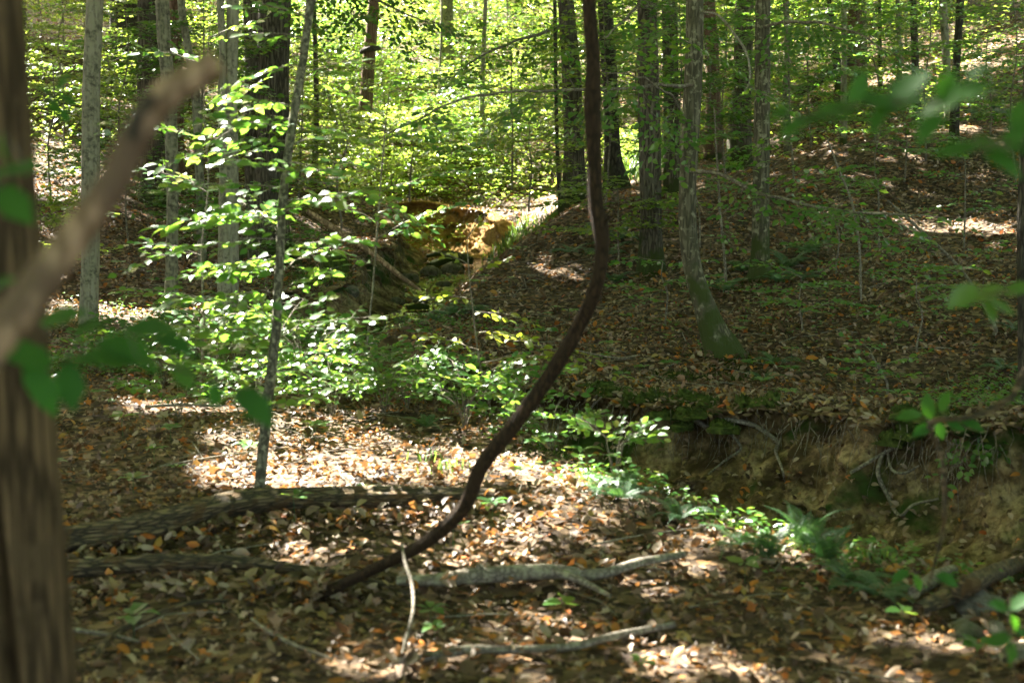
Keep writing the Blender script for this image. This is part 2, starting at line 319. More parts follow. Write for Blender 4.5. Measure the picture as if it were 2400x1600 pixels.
def creek_at(x, y):
    x = np.asarray(x, float); y = np.asarray(y, float)
    best = np.full(x.shape, 1e9); sd = np.zeros(x.shape); par = np.zeros(x.shape+(5,))
    for i in range(len(CREEK)-1):
        a, b = CREEK[i], CREEK[i+1]; dx, dy = b[0]-a[0], b[1]-a[1]; L2 = dx*dx+dy*dy
        t = np.clip(((x-a[0])*dx+(y-a[1])*dy)/L2, 0, 1); ex = x-a[0]-t*dx; ey = y-a[1]-t*dy; d = np.hypot(ex, ey)
        w = d < best; best = np.where(w, d, best); sg = np.where(dx*ey-dy*ex > 0, -1., 1.)
        sd = np.where(w, sg*d, sd); pp = a[2:]+(b-a)[2:]*t[..., None]; par = np.where(w[..., None], pp, par)
    return sd, par
def height(x, y, detail=True):
    x = np.asarray(x, float); y = np.asarray(y, float); b = base_h(x, y)
    b = b+.10*fbm(x*.55, y*.55, 3, 4)+.035*vn(x*2.6, y*2.6, 9)
    near = (np.abs(x) < 18) & (y > 2) & (y < 42)
    if near.any():
        sd, p = creek_at(x[near], y[near]); n_ = .12*vn(x[near]*2.2, y[near]*2.2, 31)+.05*vn(x[near]*7, y[near]*7, 33)
        r = np.where(sd > 0, np.maximum(0, sd+n_*.5-p[:, 3]-np.where((y[near] < 16.2) | (y[near] > 31.5), .45, .12))*np.where((y[near] < 15) | (y[near] > 32), 9., p[:, 4]), np.maximum(0, -sd+n_-p[:, 1]-np.where(y[near] > 18, .14, 0))*p[:, 2])
        c = p[:, 0]+r+.05*vn(x[near]*3, y[near]*3, 35); bb = b[near]; k = .10
        h = np.clip(.5+.5*(bb-c)/k, 0, 1); b = b.copy(); b[near] = bb*(1-h)+c*h-k*h*(1-h)
    return b
def hit(px, py, y0=4.0, y1=60.0):
    """the ground point seen at a photo position"""
    Ys = np.concatenate([np.arange(y0, 20, .04), np.arange(20, y1, .15)]); q = [at(px, py, t) for t in Ys]; zz = height(np.array([v.x for v in q]), Ys)
    k = np.nonzero(zz > np.array([v.z for v in q]))[0]; return q[int(k[0])] if len(k) else q[-1]
def hz(x, y): return float(height(np.array([x]), np.array([y]))[0])

rows = np.concatenate([np.arange(-20, 4, .6), np.arange(4, 17, .06), np.arange(17, 37, .13), np.arange(37, 70, .32), np.arange(70, 112, 2.)])
u = np.linspace(-1, 1, 380)
gx = (np.abs(rows)[:, None]*.5+4.5)*u[None]+36*u[None]**7; gy = np.repeat(rows[:, None], len(u), 1)
gz = height(gx.ravel(), gy.ravel())
R_, K_ = gx.shape; idx = np.arange(R_*K_).reshape(R_, K_)
F = np.stack([idx[:-1, :-1], idx[:-1, 1:], idx[1:, 1:], idx[1:, :-1]], -1).reshape(-1, 4)
tag(obj('ground', mesh('ground', np.stack([gx.ravel(), gy.ravel(), gz], 1), F), M['floor']), kind='structure')

# eroded earth banks on the outer side of the creek: face with an overhanging lip
def bank(name, i0, i1, m, step, seed, nv=70, flip=False):
    P = CREEK[i0:i1]
    if flip: P = P[::-1][:, [0, 1, 2, 5, 6, 3, 4]]
    P = smooth_path(P, step); P[:, 2] -= .03; n = len(P)
    T = np.gradient(P[:, :2], axis=0); T /= np.linalg.norm(T, axis=1)[:, None]
    for _ in range(3): T[1:-1] = (T[:-2]+T[1:-1]*2+T[2:])/4
    N = np.stack([T[:, 1], -T[:, 0]], 1); s = np.concatenate([[0], np.cumsum(np.linalg.norm(np.diff(P[:, :2], axis=0), axis=1))])
    wav = .17*fbm(s*.9, s*0, seed, 3)+.07*fbm(s*4, s*0+5, seed+2, 3)
    end = np.minimum(1, np.minimum(s, s[-1]-s)/.6)
    lipd = P[:, 5]+.16+wav; lx = P[:, 0]+N[:, 0]*(P[:, 5]+.82); ly = P[:, 1]+N[:, 1]*(P[:, 5]+.82); top = height(lx, ly)
    v = np.linspace(0, 1.12, nv); vv = np.minimum(v, 1)[None]
    prof = np.interp(v, [0, .18, .42, .70, .82, .90, .97, 1.0, 1.12], [-.42, -.14, .06, .20, .34, .33, .17, .16, 1.15])
    amp = np.interp(v, [0, .15, .9, 1, 1.12], [.25, 1, 1, .55, 0])
    d = (P[:, 5]+.0)[:, None]+wav[:, None]*np.clip(vv*1.3, 0, 1)+prof[None]
    z = P[:, 2:3]+.0+(top-P[:, 2])[:, None]*vv+.0-np.maximum(0, v-1)[None]*.5
    S = s[:, None]+0*v[None]; ZZ = z
    dn = .34*fbm(S*1.9, ZZ*2.4, seed+3, 6)+.13*fbm(S*6, ZZ*6, seed+9, 5)+.09*np.abs(vn(S*5, ZZ*1.3, seed+12))+.05*np.abs(vn(S*13, ZZ*11, seed+14))
    d = d+dn*amp[None]
    z = z+.07*fbm(S*2.2, d*2.2, seed+5, 4)*amp[None]
    d = d+(1-end)[:, None]*.35
    X = P[:, 0:1]+N[:, 0:1]*d; Y = P[:, 1:2]+N[:, 1:2]*d
    idx = np.arange(n*nv).reshape(n, nv)
    F = np.stack([idx[:-1, :-1], idx[1:, :-1], idx[1:, 1:], idx[:-1, 1:]], -1).reshape(-1, 4)
    o = tag(obj(name, mesh(name, np.stack([X.ravel(), Y.ravel(), z.ravel()], 1), F), m), kind='structure')
    q_ = int(np.argmin(np.abs(v-1.0))); return X[:, q_], Y[:, q_], z[:, q_], N, s
def near_idx(y0, x0): return int(np.argmin((CREEK[:, 0]-x0)**2+(CREEK[:, 1]-y0)**2))
LIP = bank('earth_bank', near_idx(6, 7), near_idx(15, -2.1), M['bank'], .022, 3)
LIP2 = bank('clay_bank', near_idx(31.5, -1.6), near_idx(35, -6), M['orange'], .05, 21, 50)
LIP3 = bank('left_bank', near_idx(20, -2.0), near_idx(33.5, -3.5), M['bank'], .06, 41, 50, True)
# creek water in its upper pools
i0, i1 = near_idx(17, -2.4), near_idx(36, -8); P = smooth_path(CREEK[i0:i1], .3); T = np.gradient(P[:, :2], axis=0); T /= np.linalg.norm(T, axis=1)[:, None]; N = np.stack([T[:, 1], -T[:, 0]], 1)
V = []; F = []
for i in range(len(P)):
    for j, k in enumerate((-1.1, 0, 1.1)): V.append((P[i, 0]+N[i, 0]*k, P[i, 1]+N[i, 1]*k, P[i, 2]+.035))
    if i: F += [(3*i-3, 3*i-2, 3*i+1, 3*i), (3*i-2, 3*i-1, 3*i+2, 3*i+1)]
tag(obj('creek_water', mesh('creek_water', V, F), M['water']), kind='structure')

def normals(x, y):
    e = .06; return np.stack([-(height(x+e, y)-height(x-e, y))/(2*e), -(height(x, y+e)-height(x, y-e))/(2*e), np.ones_like(x)], 1)

# ------------------------------------------------------------------ batches of leaves in one mesh
def template(w=.5, fold=.15, curl=.0, n=8):
    """leaf of unit length along +x, normal +z"""
    if n == 4:
        V = [(0, 0, 0), (.5, -w/2, fold*w), (1, 0, -curl), (.5, w/2, fold*w)]; F = [(0, 1, 2), (0, 2, 3)]
    else:
        V = [(0, 0, 0), (.33, 0, curl*.5), (.68, 0, curl*.4), (1, 0, -curl*.6), (.25, -w*.42, fold*w), (.62, -w*.46, fold*w*1.1), (.25, w*.42, fold*w), (.62, w*.46, fold*w*1.1)]
        F = [(0, 4, 1), (1, 4, 5), (1, 5, 2), (2, 5, 3), (0, 1, 6), (1, 7, 6), (1, 2, 7), (2, 3, 7)]
    return np.array(V, float), np.array(F)
def lobed(curl=.3, seed=0):
    """maple or oak like leaf with pointed lobes"""
    a = [(0, 0), (.12, -.22), (.02, -.45), (.38, -.30), (.60, -.42), (.62, -.16), (1, 0), (.62, .16), (.60, .42), (.38, .30), (.02, .45), (.12, .22)]
    V = [(x, y, curl*abs(y)*(1 if seed % 2 else -.7)+curl*.3*math.sin(x*4+seed)) for x, y in a]+[(.35, 0, 0)]
    return np.array(V, float), np.array([(12, i, (i+1) % 12) for i in range(12)])
def basis(D, Nn):
    D = D/np.linalg.norm(D, axis=1)[:, None]; Nn = Nn-D*(D*Nn).sum(1)[:, None]; Nn /= np.linalg.norm(Nn, axis=1)[:, None]+1e-9
    return np.stack([D, np.cross(Nn, D), Nn], 2)      # columns x y z
def leaves_mesh(pos, D, Nn, size, tmpl, width=None):
    V, F = tmpl; B = basis(D, Nn)
    W = np.einsum('nij,vj->nvi', B, V)*size[:, None, None]+pos[:, None, :]
    Fs = (F[None]+(np.arange(len(pos))*len(V))[:, None, None]).reshape(-1, 3)
    return W.reshape(-1, 3), Fs, np.repeat(rng.random(len(pos)), len(V))
def join(parts):
    o = 0; Vs = []; Fs = []; Rs = []
    for V, F, R in parts:
        Vs.append(V); Fs.append(F+o); Rs.append(R); o += len(V)
    return np.concatenate(Vs), np.concatenate(Fs), np.concatenate(Rs)

# ------------------------------------------------------------------ dead leaf litter
def frustum_points(y0, y1, dens, extra=1.5):
    a = (.40*(y0+y1)/2+extra)*2*(y1-y0); n = int(a*dens); y = np.sqrt(rng.uniform(y0*y0, y1*y1, n)); x = rng.uniform(-1, 1, n)*(.40*y+extra); return x, y
def litter(x, y, smin, smax, tm, tilt):
    N = normals(x, y); ok = N[:, :2]; sl = np.hypot(N[:, 0], N[:, 1]); sd, p = creek_at(x, y)
    face = (sd > p[:, 3]-.1) & (sd < p[:, 3]+.62) & (y < 15.5) & (x > -3)
    water = (np.abs(sd) < .55) & (y > 16.5) & (y < 35)
    keep = (sl < 1.3) & ~face & ~(water & (rng.random(len(x)) < .5)); keep &= ~((sl > .8) & (rng.random(len(x)) < .6))
    keep &= rng.random(len(x)) < np.clip(.95+1.3*fbm(x*1.6, y*1.6, 81, 3), .35, 1)
    x, y, N = x[keep], y[keep], N[keep]; n = len(x)
    z = height(x, y)+rng.uniform(.004, .045, n)+np.where(water[keep], .035, 0)
    a = rng.uniform(0, 2*math.pi, n); D = np.stack([np.cos(a), np.sin(a), rng.normal(0, tilt, n)], 1)
    D[:, 2] -= (D[:, :2]*N[:, :2]).sum(1)*-1*0
    D[:, 2] += -(D[:, 0]*-N[:, 0]+D[:, 1]*-N[:, 1])*-1
    Nn = N+rng.normal(0, tilt, (n, 3)); size = smin+(smax-smin)*rng.random(n)**1.5; size = np.where(rng.random(n) < .03, smax*rng.uniform(1.1, 1.5, n), size)
    pos = np.stack([x, y, z], 1); k = rng.integers(0, len(tm), n); parts = []
    for i, t in enumerate(tm):
        s = k == i
        if s.any():
            V_, F_, R_l = leaves_mesh(pos[s], D[s], Nn[s], size[s], t); R1 = R_l.reshape(int(s.sum()), -1)[:, 0]; w_ = .9*fbm(x[s]*1.1, y[s]*1.1, 83, 3)
            R1 = np.clip(R1*np.where(R1 < .84, 1+np.minimum(0, w_)+.12, 1), 0, .999); parts.append((V_, F_, np.repeat(R1, R_l.size//int(s.sum()))))
    return parts
near_t = [template(.5, .35, .15), template(.45, -.3, .2), template(.62, .2, -.2), template(.38, .5, .3), lobed(.4, 0), lobed(.5, 1)]
mid_t = [template(.5, .35, .15), template(.5, -.3, .2), template(.6, .25, -.2)]
far_t = [template(.55, .3, .1, 4), template(.6, -.3, .2, 4)]
parts = []
for y0, y1, dens, a, b, tm, tl in ((4.2, 7, 400, .028, .078, near_t, .55), (7, 10, 420, .028, .078, near_t, .55), (10, 14, 360, .028, .078, near_t, .55), (14, 19, 230, .045, .10, mid_t, .55), (19, 26, 135, .055, .11, mid_t, .5), (26, 38, 60, .07, .13, far_t, .45), (38, 60, 18, .09, .16, far_t, .45)):
    x, y = frustum_points(y0, y1, dens); parts += litter(x, y, a, b, tm, tl)
for (X_, Y_, Z_, N_, S_), k_ in ((LIP, 22), (LIP3, 5), (LIP2, 4)):
    j = np.repeat(np.arange(len(X_)), k_); n_ = len(j); o_ = rng.uniform(-.05, .75, n_); px_ = X_[j]+N_[j, 0]*o_+rng.normal(0, .03, n_); py_ = Y_[j]+N_[j, 1]*o_+rng.normal(0, .03, n_)
    pz_ = np.maximum(Z_[j]+.005-np.maximum(0, .02-o_)*1.2-np.maximum(0, o_-.2)*.06, height(px_, py_))+rng.uniform(0, .05, n_); a_ = rng.uniform(0, 6.28, n_)
    parts.append(leaves_mesh(np.stack([px_, py_, pz_], 1), np.stack([np.cos(a_), np.sin(a_), rng.normal(-.1, .5, n_)], 1), np.stack([rng.normal(0, .5, n_), rng.normal(-.2, .5, n_), np.ones(n_)], 1), rng.uniform(.05, .10, n_), near_t[1]))
_b = bpy.data.objects['earth_bank'].data; _v = np.zeros(len(_b.vertices)*3); _b.vertices.foreach_get('co', _v); _v = _v.reshape(-1, 70, 3)
i_ = rng.integers(0, _v.shape[0], 5200); q_ = (rng.random(5200)**2.2*52).astype(int); p_ = _v[i_, q_]+np.array((-.02, -.025, .02)); a_ = rng.uniform(0, 6.28, 5200)
k_ = (rng.random(5200) < .9-q_/60)
parts.append(leaves_mesh(p_[k_], np.stack([np.cos(a_), np.sin(a_)*.6, rng.normal(0, .5, 5200)], 1)[k_], np.stack([rng.normal(-.5, .4, 5200), rng.normal(-.6, .4, 5200), np.ones(5200)*.8], 1)[k_], rng.uniform(.04, .085, k_.sum()), near_t[0]))
V, F, R = join(parts)
tag(obj('leaf_litter', mesh('leaf_litter', V, F, R, False), M['litter']), label='dead brown and orange leaves covering the forest floor', cat='leaf litter', kind='stuff')
print('litter tris', len(F))

# ------------------------------------------------------------------ sprays: flat leafy side branches
LEAF_T = template(.56, .12, .06); LEAF_4 = template(.55, .12, .05, 4)
def spray(a, b, width=.35, leaf=.065, gap=.05, sag=.06, r0=.005, seed=0, tilt=.42, side_gap=.075, tip=0.0):
    g = np.random.default_rng(seed); a = np.array(a, float); b = np.array(b, float); L = np.linalg.norm(b-a); n = max(6, int(L/.09))
    t = np.linspace(0, 1, n)[:, None]; P = a+(b-a)*t; P[:, 2] += sag*L*np.sin(t[:, 0]*math.pi)
    P[1:-1] += g.normal(0, .012*min(1, L), (n-2, 3)); tw = [(P, np.linspace(r0, r0*.3, n))]
    pos = []; D = []; N = []; S = []
    dr = (b-a)/L; up = np.array((0, 0, 1.)); sd = np.cross(dr, up); sd /= np.linalg.norm(sd)+1e-9; up = np.cross(sd, dr)
    k = max(3, int(L/side_gap))
    for i in range(k):
        f = (i+.6)/k
        if f < tip: continue
        p = np.array([np.interp(f, t[:, 0], P[:, c]) for c in range(3)]); s = 1 if i % 2 else -1
        ang = math.radians(g.uniform(38, 62)); l = width*(1-f)**.5*g.uniform(.55, 1.15)*min(1, .5+f*1.6)+.06
        d = dr*math.cos(ang)+sd*s*math.sin(ang)+up*g.normal(0, .12); e = p+d*l; e[2] -= .05*l
        tw.append((np.stack([p, (p+e)/2+up*.01, e]), np.array([r0*.45, r0*.3, r0*.18])))
        m = max(1, int(l/gap))
        for j in range(m+1):
            q = (j+.7)/(m+.7); s2 = 1 if j % 2 else -1; an = math.radians(g.uniform(30, 60))*(0 if j == m else 1)
            sdd = np.cross(d, up); sdd /= np.linalg.norm(sdd)+1e-9
            pos.append(p+(e-p)*q); D.append(d*math.cos(an)+sdd*s2*math.sin(an)+up*g.normal(-.10, .14)); N.append(up+np.array((0, -.22, 0))+g.normal(0, tilt, 3)); S.append(leaf*g.uniform(.65, 1.15))
    return tw, np.array(pos), np.array(D), np.array(N), np.array(S)
LEAFMESH = []
for i, (w, fo, cu) in enumerate(((.56, .12, .06), (.52, .2, .12), (.6, .05, -.05), (.5, .25, .15))):
    V, F = template(w, fo, cu); LEAFMESH.append(mesh('leaf', V, F, None, False))
def leafmesh(key):
    k = ('lm', key)
    if k not in M:
        M[k] = []
        for me in LEAFMESH:
            c = me.copy(); c.materials.append(M[key]); M[k].append(c)
    return M[k]
def put_leaves(root, base, pos, D, N, S, mk='leaf', limit=300, tm=None):
    """the first `limit` leaves are parts of their own, the rest one joined part"""
    pos = np.asarray(pos)-np.array(base); B = basis(np.asarray(D), np.asarray(N)); S = np.asarray(S)
    order = np.argsort(-S*1.0/np.maximum(1, (pos[:, 1]+base[1]))); lm = leafmesh(mk)
    for c, i in enumerate(order[:limit]):
        o = bpy.data.objects.new('leaf', lm[c % 4]); COL.objects.link(o); o.parent = root
        o.matrix_local = Matrix([[*(B[i][r]*S[i]), pos[i][r]] for r in range(3)]+[[0, 0, 0, 1]])
    rest = order[limit:]
    if len(rest):
        V, F, R = leaves_mesh(pos[rest], np.asarray(D)[rest], np.asarray(N)[rest], S[rest], tm or LEAF_T)
        o = obj('foliage', mesh('foliage', V, F, R, False), M[mk], root); o['kind'] = 'stuff'
def put_twigs(root, base, tws, name='branch', mk='twig', k=5):
    """each spray's main stem with its side twigs is one part"""
    for tw in tws:
        g = Geo()
        for P, r in tw: g.tube(P, r, k if len(P) > 3 else 3, cap=False)
        g.build(name, M[mk], root, base)

# ------------------------------------------------------------------ gaps cut in the unseen canopy to let sun onto chosen spots: (photo point, distance, half width, half depth in metres)
SHAFTS = [ # ground
 (750, 1090, 9.9, .95, .55), (960, 1110, 9.8, .75, .5), (600, 1130, 9.7, .35, .3), (820, 1165, 9.3, .5, .18), (1110, 1290, 8.2, .5, .22), (960, 1230, 8.6, .3, .25), (1230, 1310, 8.0, .3, .12), (640, 1330, 7.9, .45, .12), (900, 1370, 7.6, .25, .1),
 (980, 1555, 6.3, .45, .22), (1400, 1580, 6.2, .5, .2), (1230, 1590, 6.1, .3, .12), (1180, 1300, 8.0, .5, .2), (700, 1060, 10.1, .7, .4), (2180, 1530, 6.6, .3, .2), (850, 1530, 6.4, .2, .12), (1750, 1295, 8.3, .35, .15), (1890, 1260, 9.0, .45, .35), (1960, 1350, 8.6, .45, .25), (1500, 1200, 9.4, .5, .25), (1300, 1130, 9.8, .3, .3), (470, 970, 12, .6, .25), (360, 965, 12, .35, .15),
 (180, 700, 18.3, .7, .5), (320, 715, 18, .6, .4), (430, 700, 18.5, .4, .4), (500, 720, 18.2, .3, .3), (330, 740, 17.5, .5, .35), (130, 430, 26, 1.1, 1.3), (160, 330, 28.5, .9, 1.2), (330, 190, 34, 1.2, 1.2), (110, 550, 23, .4, .5), (130, 640, 20, .3, .3),
 (1500, 390, 30.5, .55, 1.6), (1480, 350, 33, .7, 1.5), (1250, 430, 33, 1.3, 1.8), (1330, 410, 33, .9, 1.5), (2200, 520, 22.8, .8, .45), (2290, 540, 22.3, .5, .3), (1320, 655, 21.5, .6, .22), (850, 700, 24.5, .3, .5), (860, 560, 29, .5, .5), (1270, 865, 14.2, .3, .1), (1380, 560, 25, .35, .3),
 (2070, 190, 38, 1.5, 2), (2350, 90, 37, 1.6, 1.8), (2300, 170, 34, .8, 1), (2250, 330, 28, .4, .5), (1080, 520, 34, 1.6, .9), (1000, 480, 36, 2.0, 1.6), (700, 500, 30, .5, .6), (1090, 640, 26, .35, .3), (2180, 880, 13.6, .2, .12), (2380, 760, 15.5, .3, .15), (1420, 860, 14.6, .3, .08),
 # foliage of the saplings
 (600, 190, 9.4, .55, .5), (450, 440, 9.6, .55, .4), (430, 620, 9.5, .7, .4), (560, 800, 10.2, .6, .4), (700, 830, 11.3, .7, .5), (560, 900, 11, .55, .5), (760, 920, 11.5, .5, .4), (760, 760, 10.5, .45, .35), (760, 560, 9.6, .3, .3), (1000, 430, 12, .5, .3), (1120, 700, 11.5, .45, .3), (1140, 930, 11.5, .45, .35), (1240, 990, 11.3, .4, .3), (1660, 140, 13, .35, .25), (1180, 1010, 11, .35, .3), (1430, 1090, 9.6, .4, .3), (1220, 360, 13, .3, .2),
 # bright slope
 (800, 150, 44, 5, 3.5), (1000, 120, 50, 7, 4), (1200, 60, 56, 8, 4), (1050, 300, 41, 4, 2.5), (1000, 100, 48, 5, 5), (1150, 150, 46, 4.5, 4), (900, 250, 40, 4, 3), (1100, 260, 40, 3.5, 2.5), (750, 250, 38, 2.5, 2), (1280, 150, 46, 3.5, 4), (1000, 10, 56, 8, 4), (1450, 100, 46, 2.5, 3), (1600, 60, 50, 2.5, 3), (1900, 80, 46, 2.5, 2.5), (150, 120, 38, 1.3, 1.3), (480, 60, 42, 2, 2), (2100, 30, 44, 2.2, 2.2), (960, 350, 36, 2.2, 1.5),
]
SH = []
for px, py, Y, a, b in SHAFTS: v = at(px, py, Y); SH.append((v.x, v.y, v.z, a, b))
S3 = np.array(SUN)
# unseen trees added off-frame to carry canopy that shades the ground
OFF = [(-9, 12), (-14, 20), (-13, 30), (-19, 25), (-20, 38), (-15, 44), (-8, 52), (2, 56), (12, 52), (16, 40), (17, 26), (14, 14), (-24, 48), (-9, 3), (11, 3), (-18, 10), (-28, 32)]
for i, (x, y) in enumerate(OFF): TREES.append(dict(n='tree', Y=y, b=['furrowed', 'mottled'][i % 2], off=1, base=Vector((x, y, hz(x, y))), r=.2, l='tall forest tree added outside the picture to carry shading canopy'))
TREES_CANOPY = [t for t in TREES if not t.get('thin')]
TB = np.array([(t['base'].x, t['base'].y) for t in TREES_CANOPY])
NC = 300000
cx = rng.uniform(-36, 26, NC); cy = rng.uniform(-16, 80, NC); cz = base_h(cx, cy)+rng.uniform(8.5, 15.5, NC)
SHADE = [(1500, 1060, 12.3, 1.3, .8, 900), (1800, 1080, 11.7, 1.3, .8, 900), (2080, 1180, 10.8, 1.2, .8, 900), (2320, 1200, 10.3, 1.2, .9, 900), (1900, 700, 18, 4.5, 3, 2600), (2250, 760, 16, 2.5, 2, 1200), (1500, 740, 17, 2.5, 1.6, 1200), (1300, 900, 14, 1.6, 1.2, 900),
 (300, 1250, 8.4, 1.6, .8, 900), (500, 1450, 7, 2, .6, 900), (1700, 1420, 7.4, 1.5, .7, 700), (1300, 1430, 7.2, 1.2, .3, 500), (700, 1430, 7.1, 1, .3, 500), (250, 1080, 10, 1.0, .7, 600), (850, 640, 26, 1.2, 2, 700), (450, 560, 22, 2, 2, 900), (-100, 800, 3.4, .8, .6, 500), (1200, 560, 27, 2, 2, 700), (1750, 520, 23, 3, 2, 1200), (250, 450, 2, .7, .5, 300)]
ex = []  # extra unseen canopy leaves, added towards the sun to shade these zones
for px, py, Y, a, b, n_ in SHADE:
    v = at(px, py, Y); t = rng.uniform(9.5, 15, n_)/SUN.z; ex.append(np.stack([v.x+SUN.x*t+rng.normal(0, a*.8, n_), v.y+SUN.y*t+rng.normal(0, b*.8, n_), v.z+SUN.z*t], 1))
ex = np.concatenate(ex); cx = np.concatenate([cx, ex[:, 0]]); cy = np.concatenate([cy, ex[:, 1]]); cz = np.concatenate([cz, ex[:, 2]]); NC = len(cx)
keep = fbm(cx*.35, cy*.35+cz*.2, 61, 3)+.25*vn(cx*1.3, cy*1.3+cz, 62) > -.62
keep[-len(ex):] = True
for px, py in [(1330, 655), (1290, 650), (2100, 505), (1980, 560), (1850, 700), (2150, 640), (2300, 620), (1700, 760), (1920, 830), (2050, 790), (1500, 770), (1260, 800), (1150, 860), (2180, 880), (2240, 960), (1880, 720), (2350, 500), (2250, 480), (2000, 420), (1900, 400), (2100, 380), (2280, 400), (1550, 560), (1700, 660), (2330, 790), (640, 1010), (300, 1010), (220, 1080), (350, 1150), (250, 1240), (450, 1130), (700, 1250), (800, 1290), (1050, 1420), (1230, 1400), (1350, 1450), (560, 1290), (1500, 1330), (1600, 1400), (1450, 1250), (1650, 1340), (1560, 1520), (1750, 1480), (1900, 1450), (1240, 1190), (1340, 1220), (300, 1440), (480, 1500), (700, 1560), (600, 1400), (1150, 1500), (2000, 1500), (1100, 1590), (1250, 1580), (1850, 1560), (2120, 1330), (2170, 1210), (2200, 1300)]:
    q_ = hit(px, py, 5.0, 36); r_ = float(rng.uniform(.05, .16)); SH.append((q_.x, q_.y, q_.z, r_*1.6, r_))
for px, py, a, b in [(1880, 1290, .35, .25), (1950, 1340, .3, .2), (1720, 1290, .3, .12), (1480, 1190, .3, .15), (2040, 1385, .25, .15), (1330, 1150, .3, .2), (1800, 1320, .25, .12), (1400, 1150, .25, .2), (1080, 500, 1.8, 1.0), (1160, 540, 1.0, .6)]:
    q_ = hit(px, py, 5, 40); SH.append((q_.x, q_.y, q_.z+.12, a, b))
for qx, qy, qz, a, b in SH:
    t = (cz-qz)/S3[2]; dx = cx-S3[0]*t-qx; dy = cy-S3[1]*t-qy; wob = 1+1.1*vn(cx*2.3+cz*.4, cy*2.3, 71)
    keep &= ~(((dx/(a+.09))**2+(dy/(b+.10))**2 < wob) & (rng.random(NC) < .985))  # canopy leaves removed along the sun line so the spot is lit
cx, cy, cz = cx[keep], cy[keep], cz[keep]; near = np.zeros(len(cx), int); bd = np.full(len(cx), 1e9)
for i, (x, y) in enumerate(TB):
    d = (cx-x)**2+(cy-y)**2; w = d < bd; bd = np.where(w, d, bd); near = np.where(w, i, near)
print('canopy', len(cx))
ca = rng.uniform(0, 6.283, len(cx)); cD = np.stack([np.cos(ca), np.sin(ca), rng.normal(0, .3, len(cx))], 1); cN = np.stack([rng.normal(0, .4, len(cx)), rng.normal(0, .4, len(cx)), np.ones(len(cx))], 1)
cS = rng.uniform(.34, .62, len(cx)); cP = np.stack([cx, cy, cz], 1)

# ------------------------------------------------------------------ trees
def build_tree(t, i):
    base = t['base']; root = empty('tree', base, t['l'], 'tree', 'forest trees')
    g = Geo(); gr = random.Random(i)
    if t.get('off'):
        pts = [(base.x, base.y, base.z-.3, .24), (base.x+.1, base.y, base.z+4, .2), (base.x, base.y+.2, base.z+9, .15), (base.x, base.y, base.z+14, .05)]
    else:
        pts = []
        for px, py, w in t['p']: v = at(px, py, t['Y']); pts.append((v.x, v.y, v.z, mpx(w, t['Y'])/2))
        b0 = pts[0]; pts = [(b0[0], b0[1], b0[2]-.35, b0[3])]+pts
        a, b = np.array(pts[-2]), np.array(pts[-1]); sl = (b-a)[:2]/max(.5, (b-a)[2]); H = (base.z+(6.5 if t.get('thin') else 14)); z = b[2]; r = b[3]; x, y = b[0], b[1]
        while z < H:
            z += 1.5; x += sl[0]*1.0; y += sl[1]*1.0; sl = sl*.6; f = max(.12, 1-(z-b[2])/(H-b[2]+1)); pts.append((x+gr.uniform(-.06, .06), y, z, r*f**.7))
    P = smooth_path(pts, .12 if not t.get('off') else .6); k = 8 if (t.get('thin') or t.get('off')) else 28
    rad = np.maximum(P[:, 3], .006); P_ = P
    g.tube(P[:, :3], rad, k, bump=.10 if not t.get('thin') else .05, seed=i, flare=t.get('flare', .25) if not t.get('off') else .3, ridges=.10 if t['b'] in ('furrowed', 'red', 'dark') else .02)
    g.build('trunk', M[t['b']], root, base)
    if t.get('fork'):
        q = [(*at(px, py, t['Y']-.05), mpx(w, t['Y'])/2) for px, py, w in t['fork']]
        q = [(*at(533, 560, t['Y']), .05)]+q+[(q[-1][0]-.2, q[-1][1], q[-1][2]+6, .03)]; P = smooth_path(q, .15); h = Geo(); h.tube(P[:, :3], P[:, 3], 14, bump=.08, seed=i+50); h.build('fork_stem', M[t['b']], root, base)
    if t in TREES_CANOPY:
        ii = TREES_CANOPY.index(t); s = near == ii
        if s.any():
            V, F, R = leaves_mesh(cP[s]-np.array(base), cD[s], cN[s], cS[s], LEAF_4)
            o = obj('crown', mesh('crown', V, F, R, False), M['canopy'], root); o['kind'] = 'stuff'  # unseen leaves, thinned and thickened to shape sun patches and shade
            c = cP[s]
            for j in range(5):
                h = Geo(); e = c[gr.randrange(len(c))]; st_ = P_[int(np.argmin(np.abs(P_[:, 2]-base.z-gr.uniform(8, 12.5)))), :3]; mid = (st_+e)/2+np.array((0, 0, .5)); d = np.linalg.norm(e-st_)
                if d > 7: e = st_+(e-st_)*7/d; mid = (st_+e)/2
                h.tube(smooth_path([st_, mid, e], .6), np.linspace(.06, .012, len(smooth_path([st_, mid, e], .6))), 5, cap=False)
                h.build('limb', M['twig'], root, base)
    return root
ROOTS = [build_tree(t, i) for i, t in enumerate(TREES)]

# dead snag with a dark bracket collar, far middle
b = at(852, 312, 38); root = empty('dead_snag', b, 'rusty brown dead snag with a dark bracket collar, in the bright leaves', 'dead tree')
P = smooth_path([(*at(850, 330, 38), .20), (*at(858, 230, 38), .185), (*at(866, 120, 38), .165), (*at(872, 60, 38), .15), (*at(876, 0, 38), .14), (*at(880, -160, 38), .1)], .15)
Geo().tube(P[:, :3], P[:, 3], 18, bump=.12, seed=4, flare=.3, ridges=.1).build('trunk', M['red'], root, b)
g = Geo(); c = np.array(at(866, 118, 38)); ang = np.linspace(0, 6.283, 15)
g.tube(smooth_path([c+(-.22, -.06, -.05), c+(-.1, -.22, .0), c+(.1, -.22, .03), c+(.24, -.02, .05)], .05), np.full(len(smooth_path([c+(-.22, -.06, -.05), c+(-.1, -.22, .0), c+(.1, -.22, .03), c+(.24, -.02, .05)], .05)), .07), 8, bump=.5, seed=8)
g.build('bracket_fungus', M['dark'], root, b)

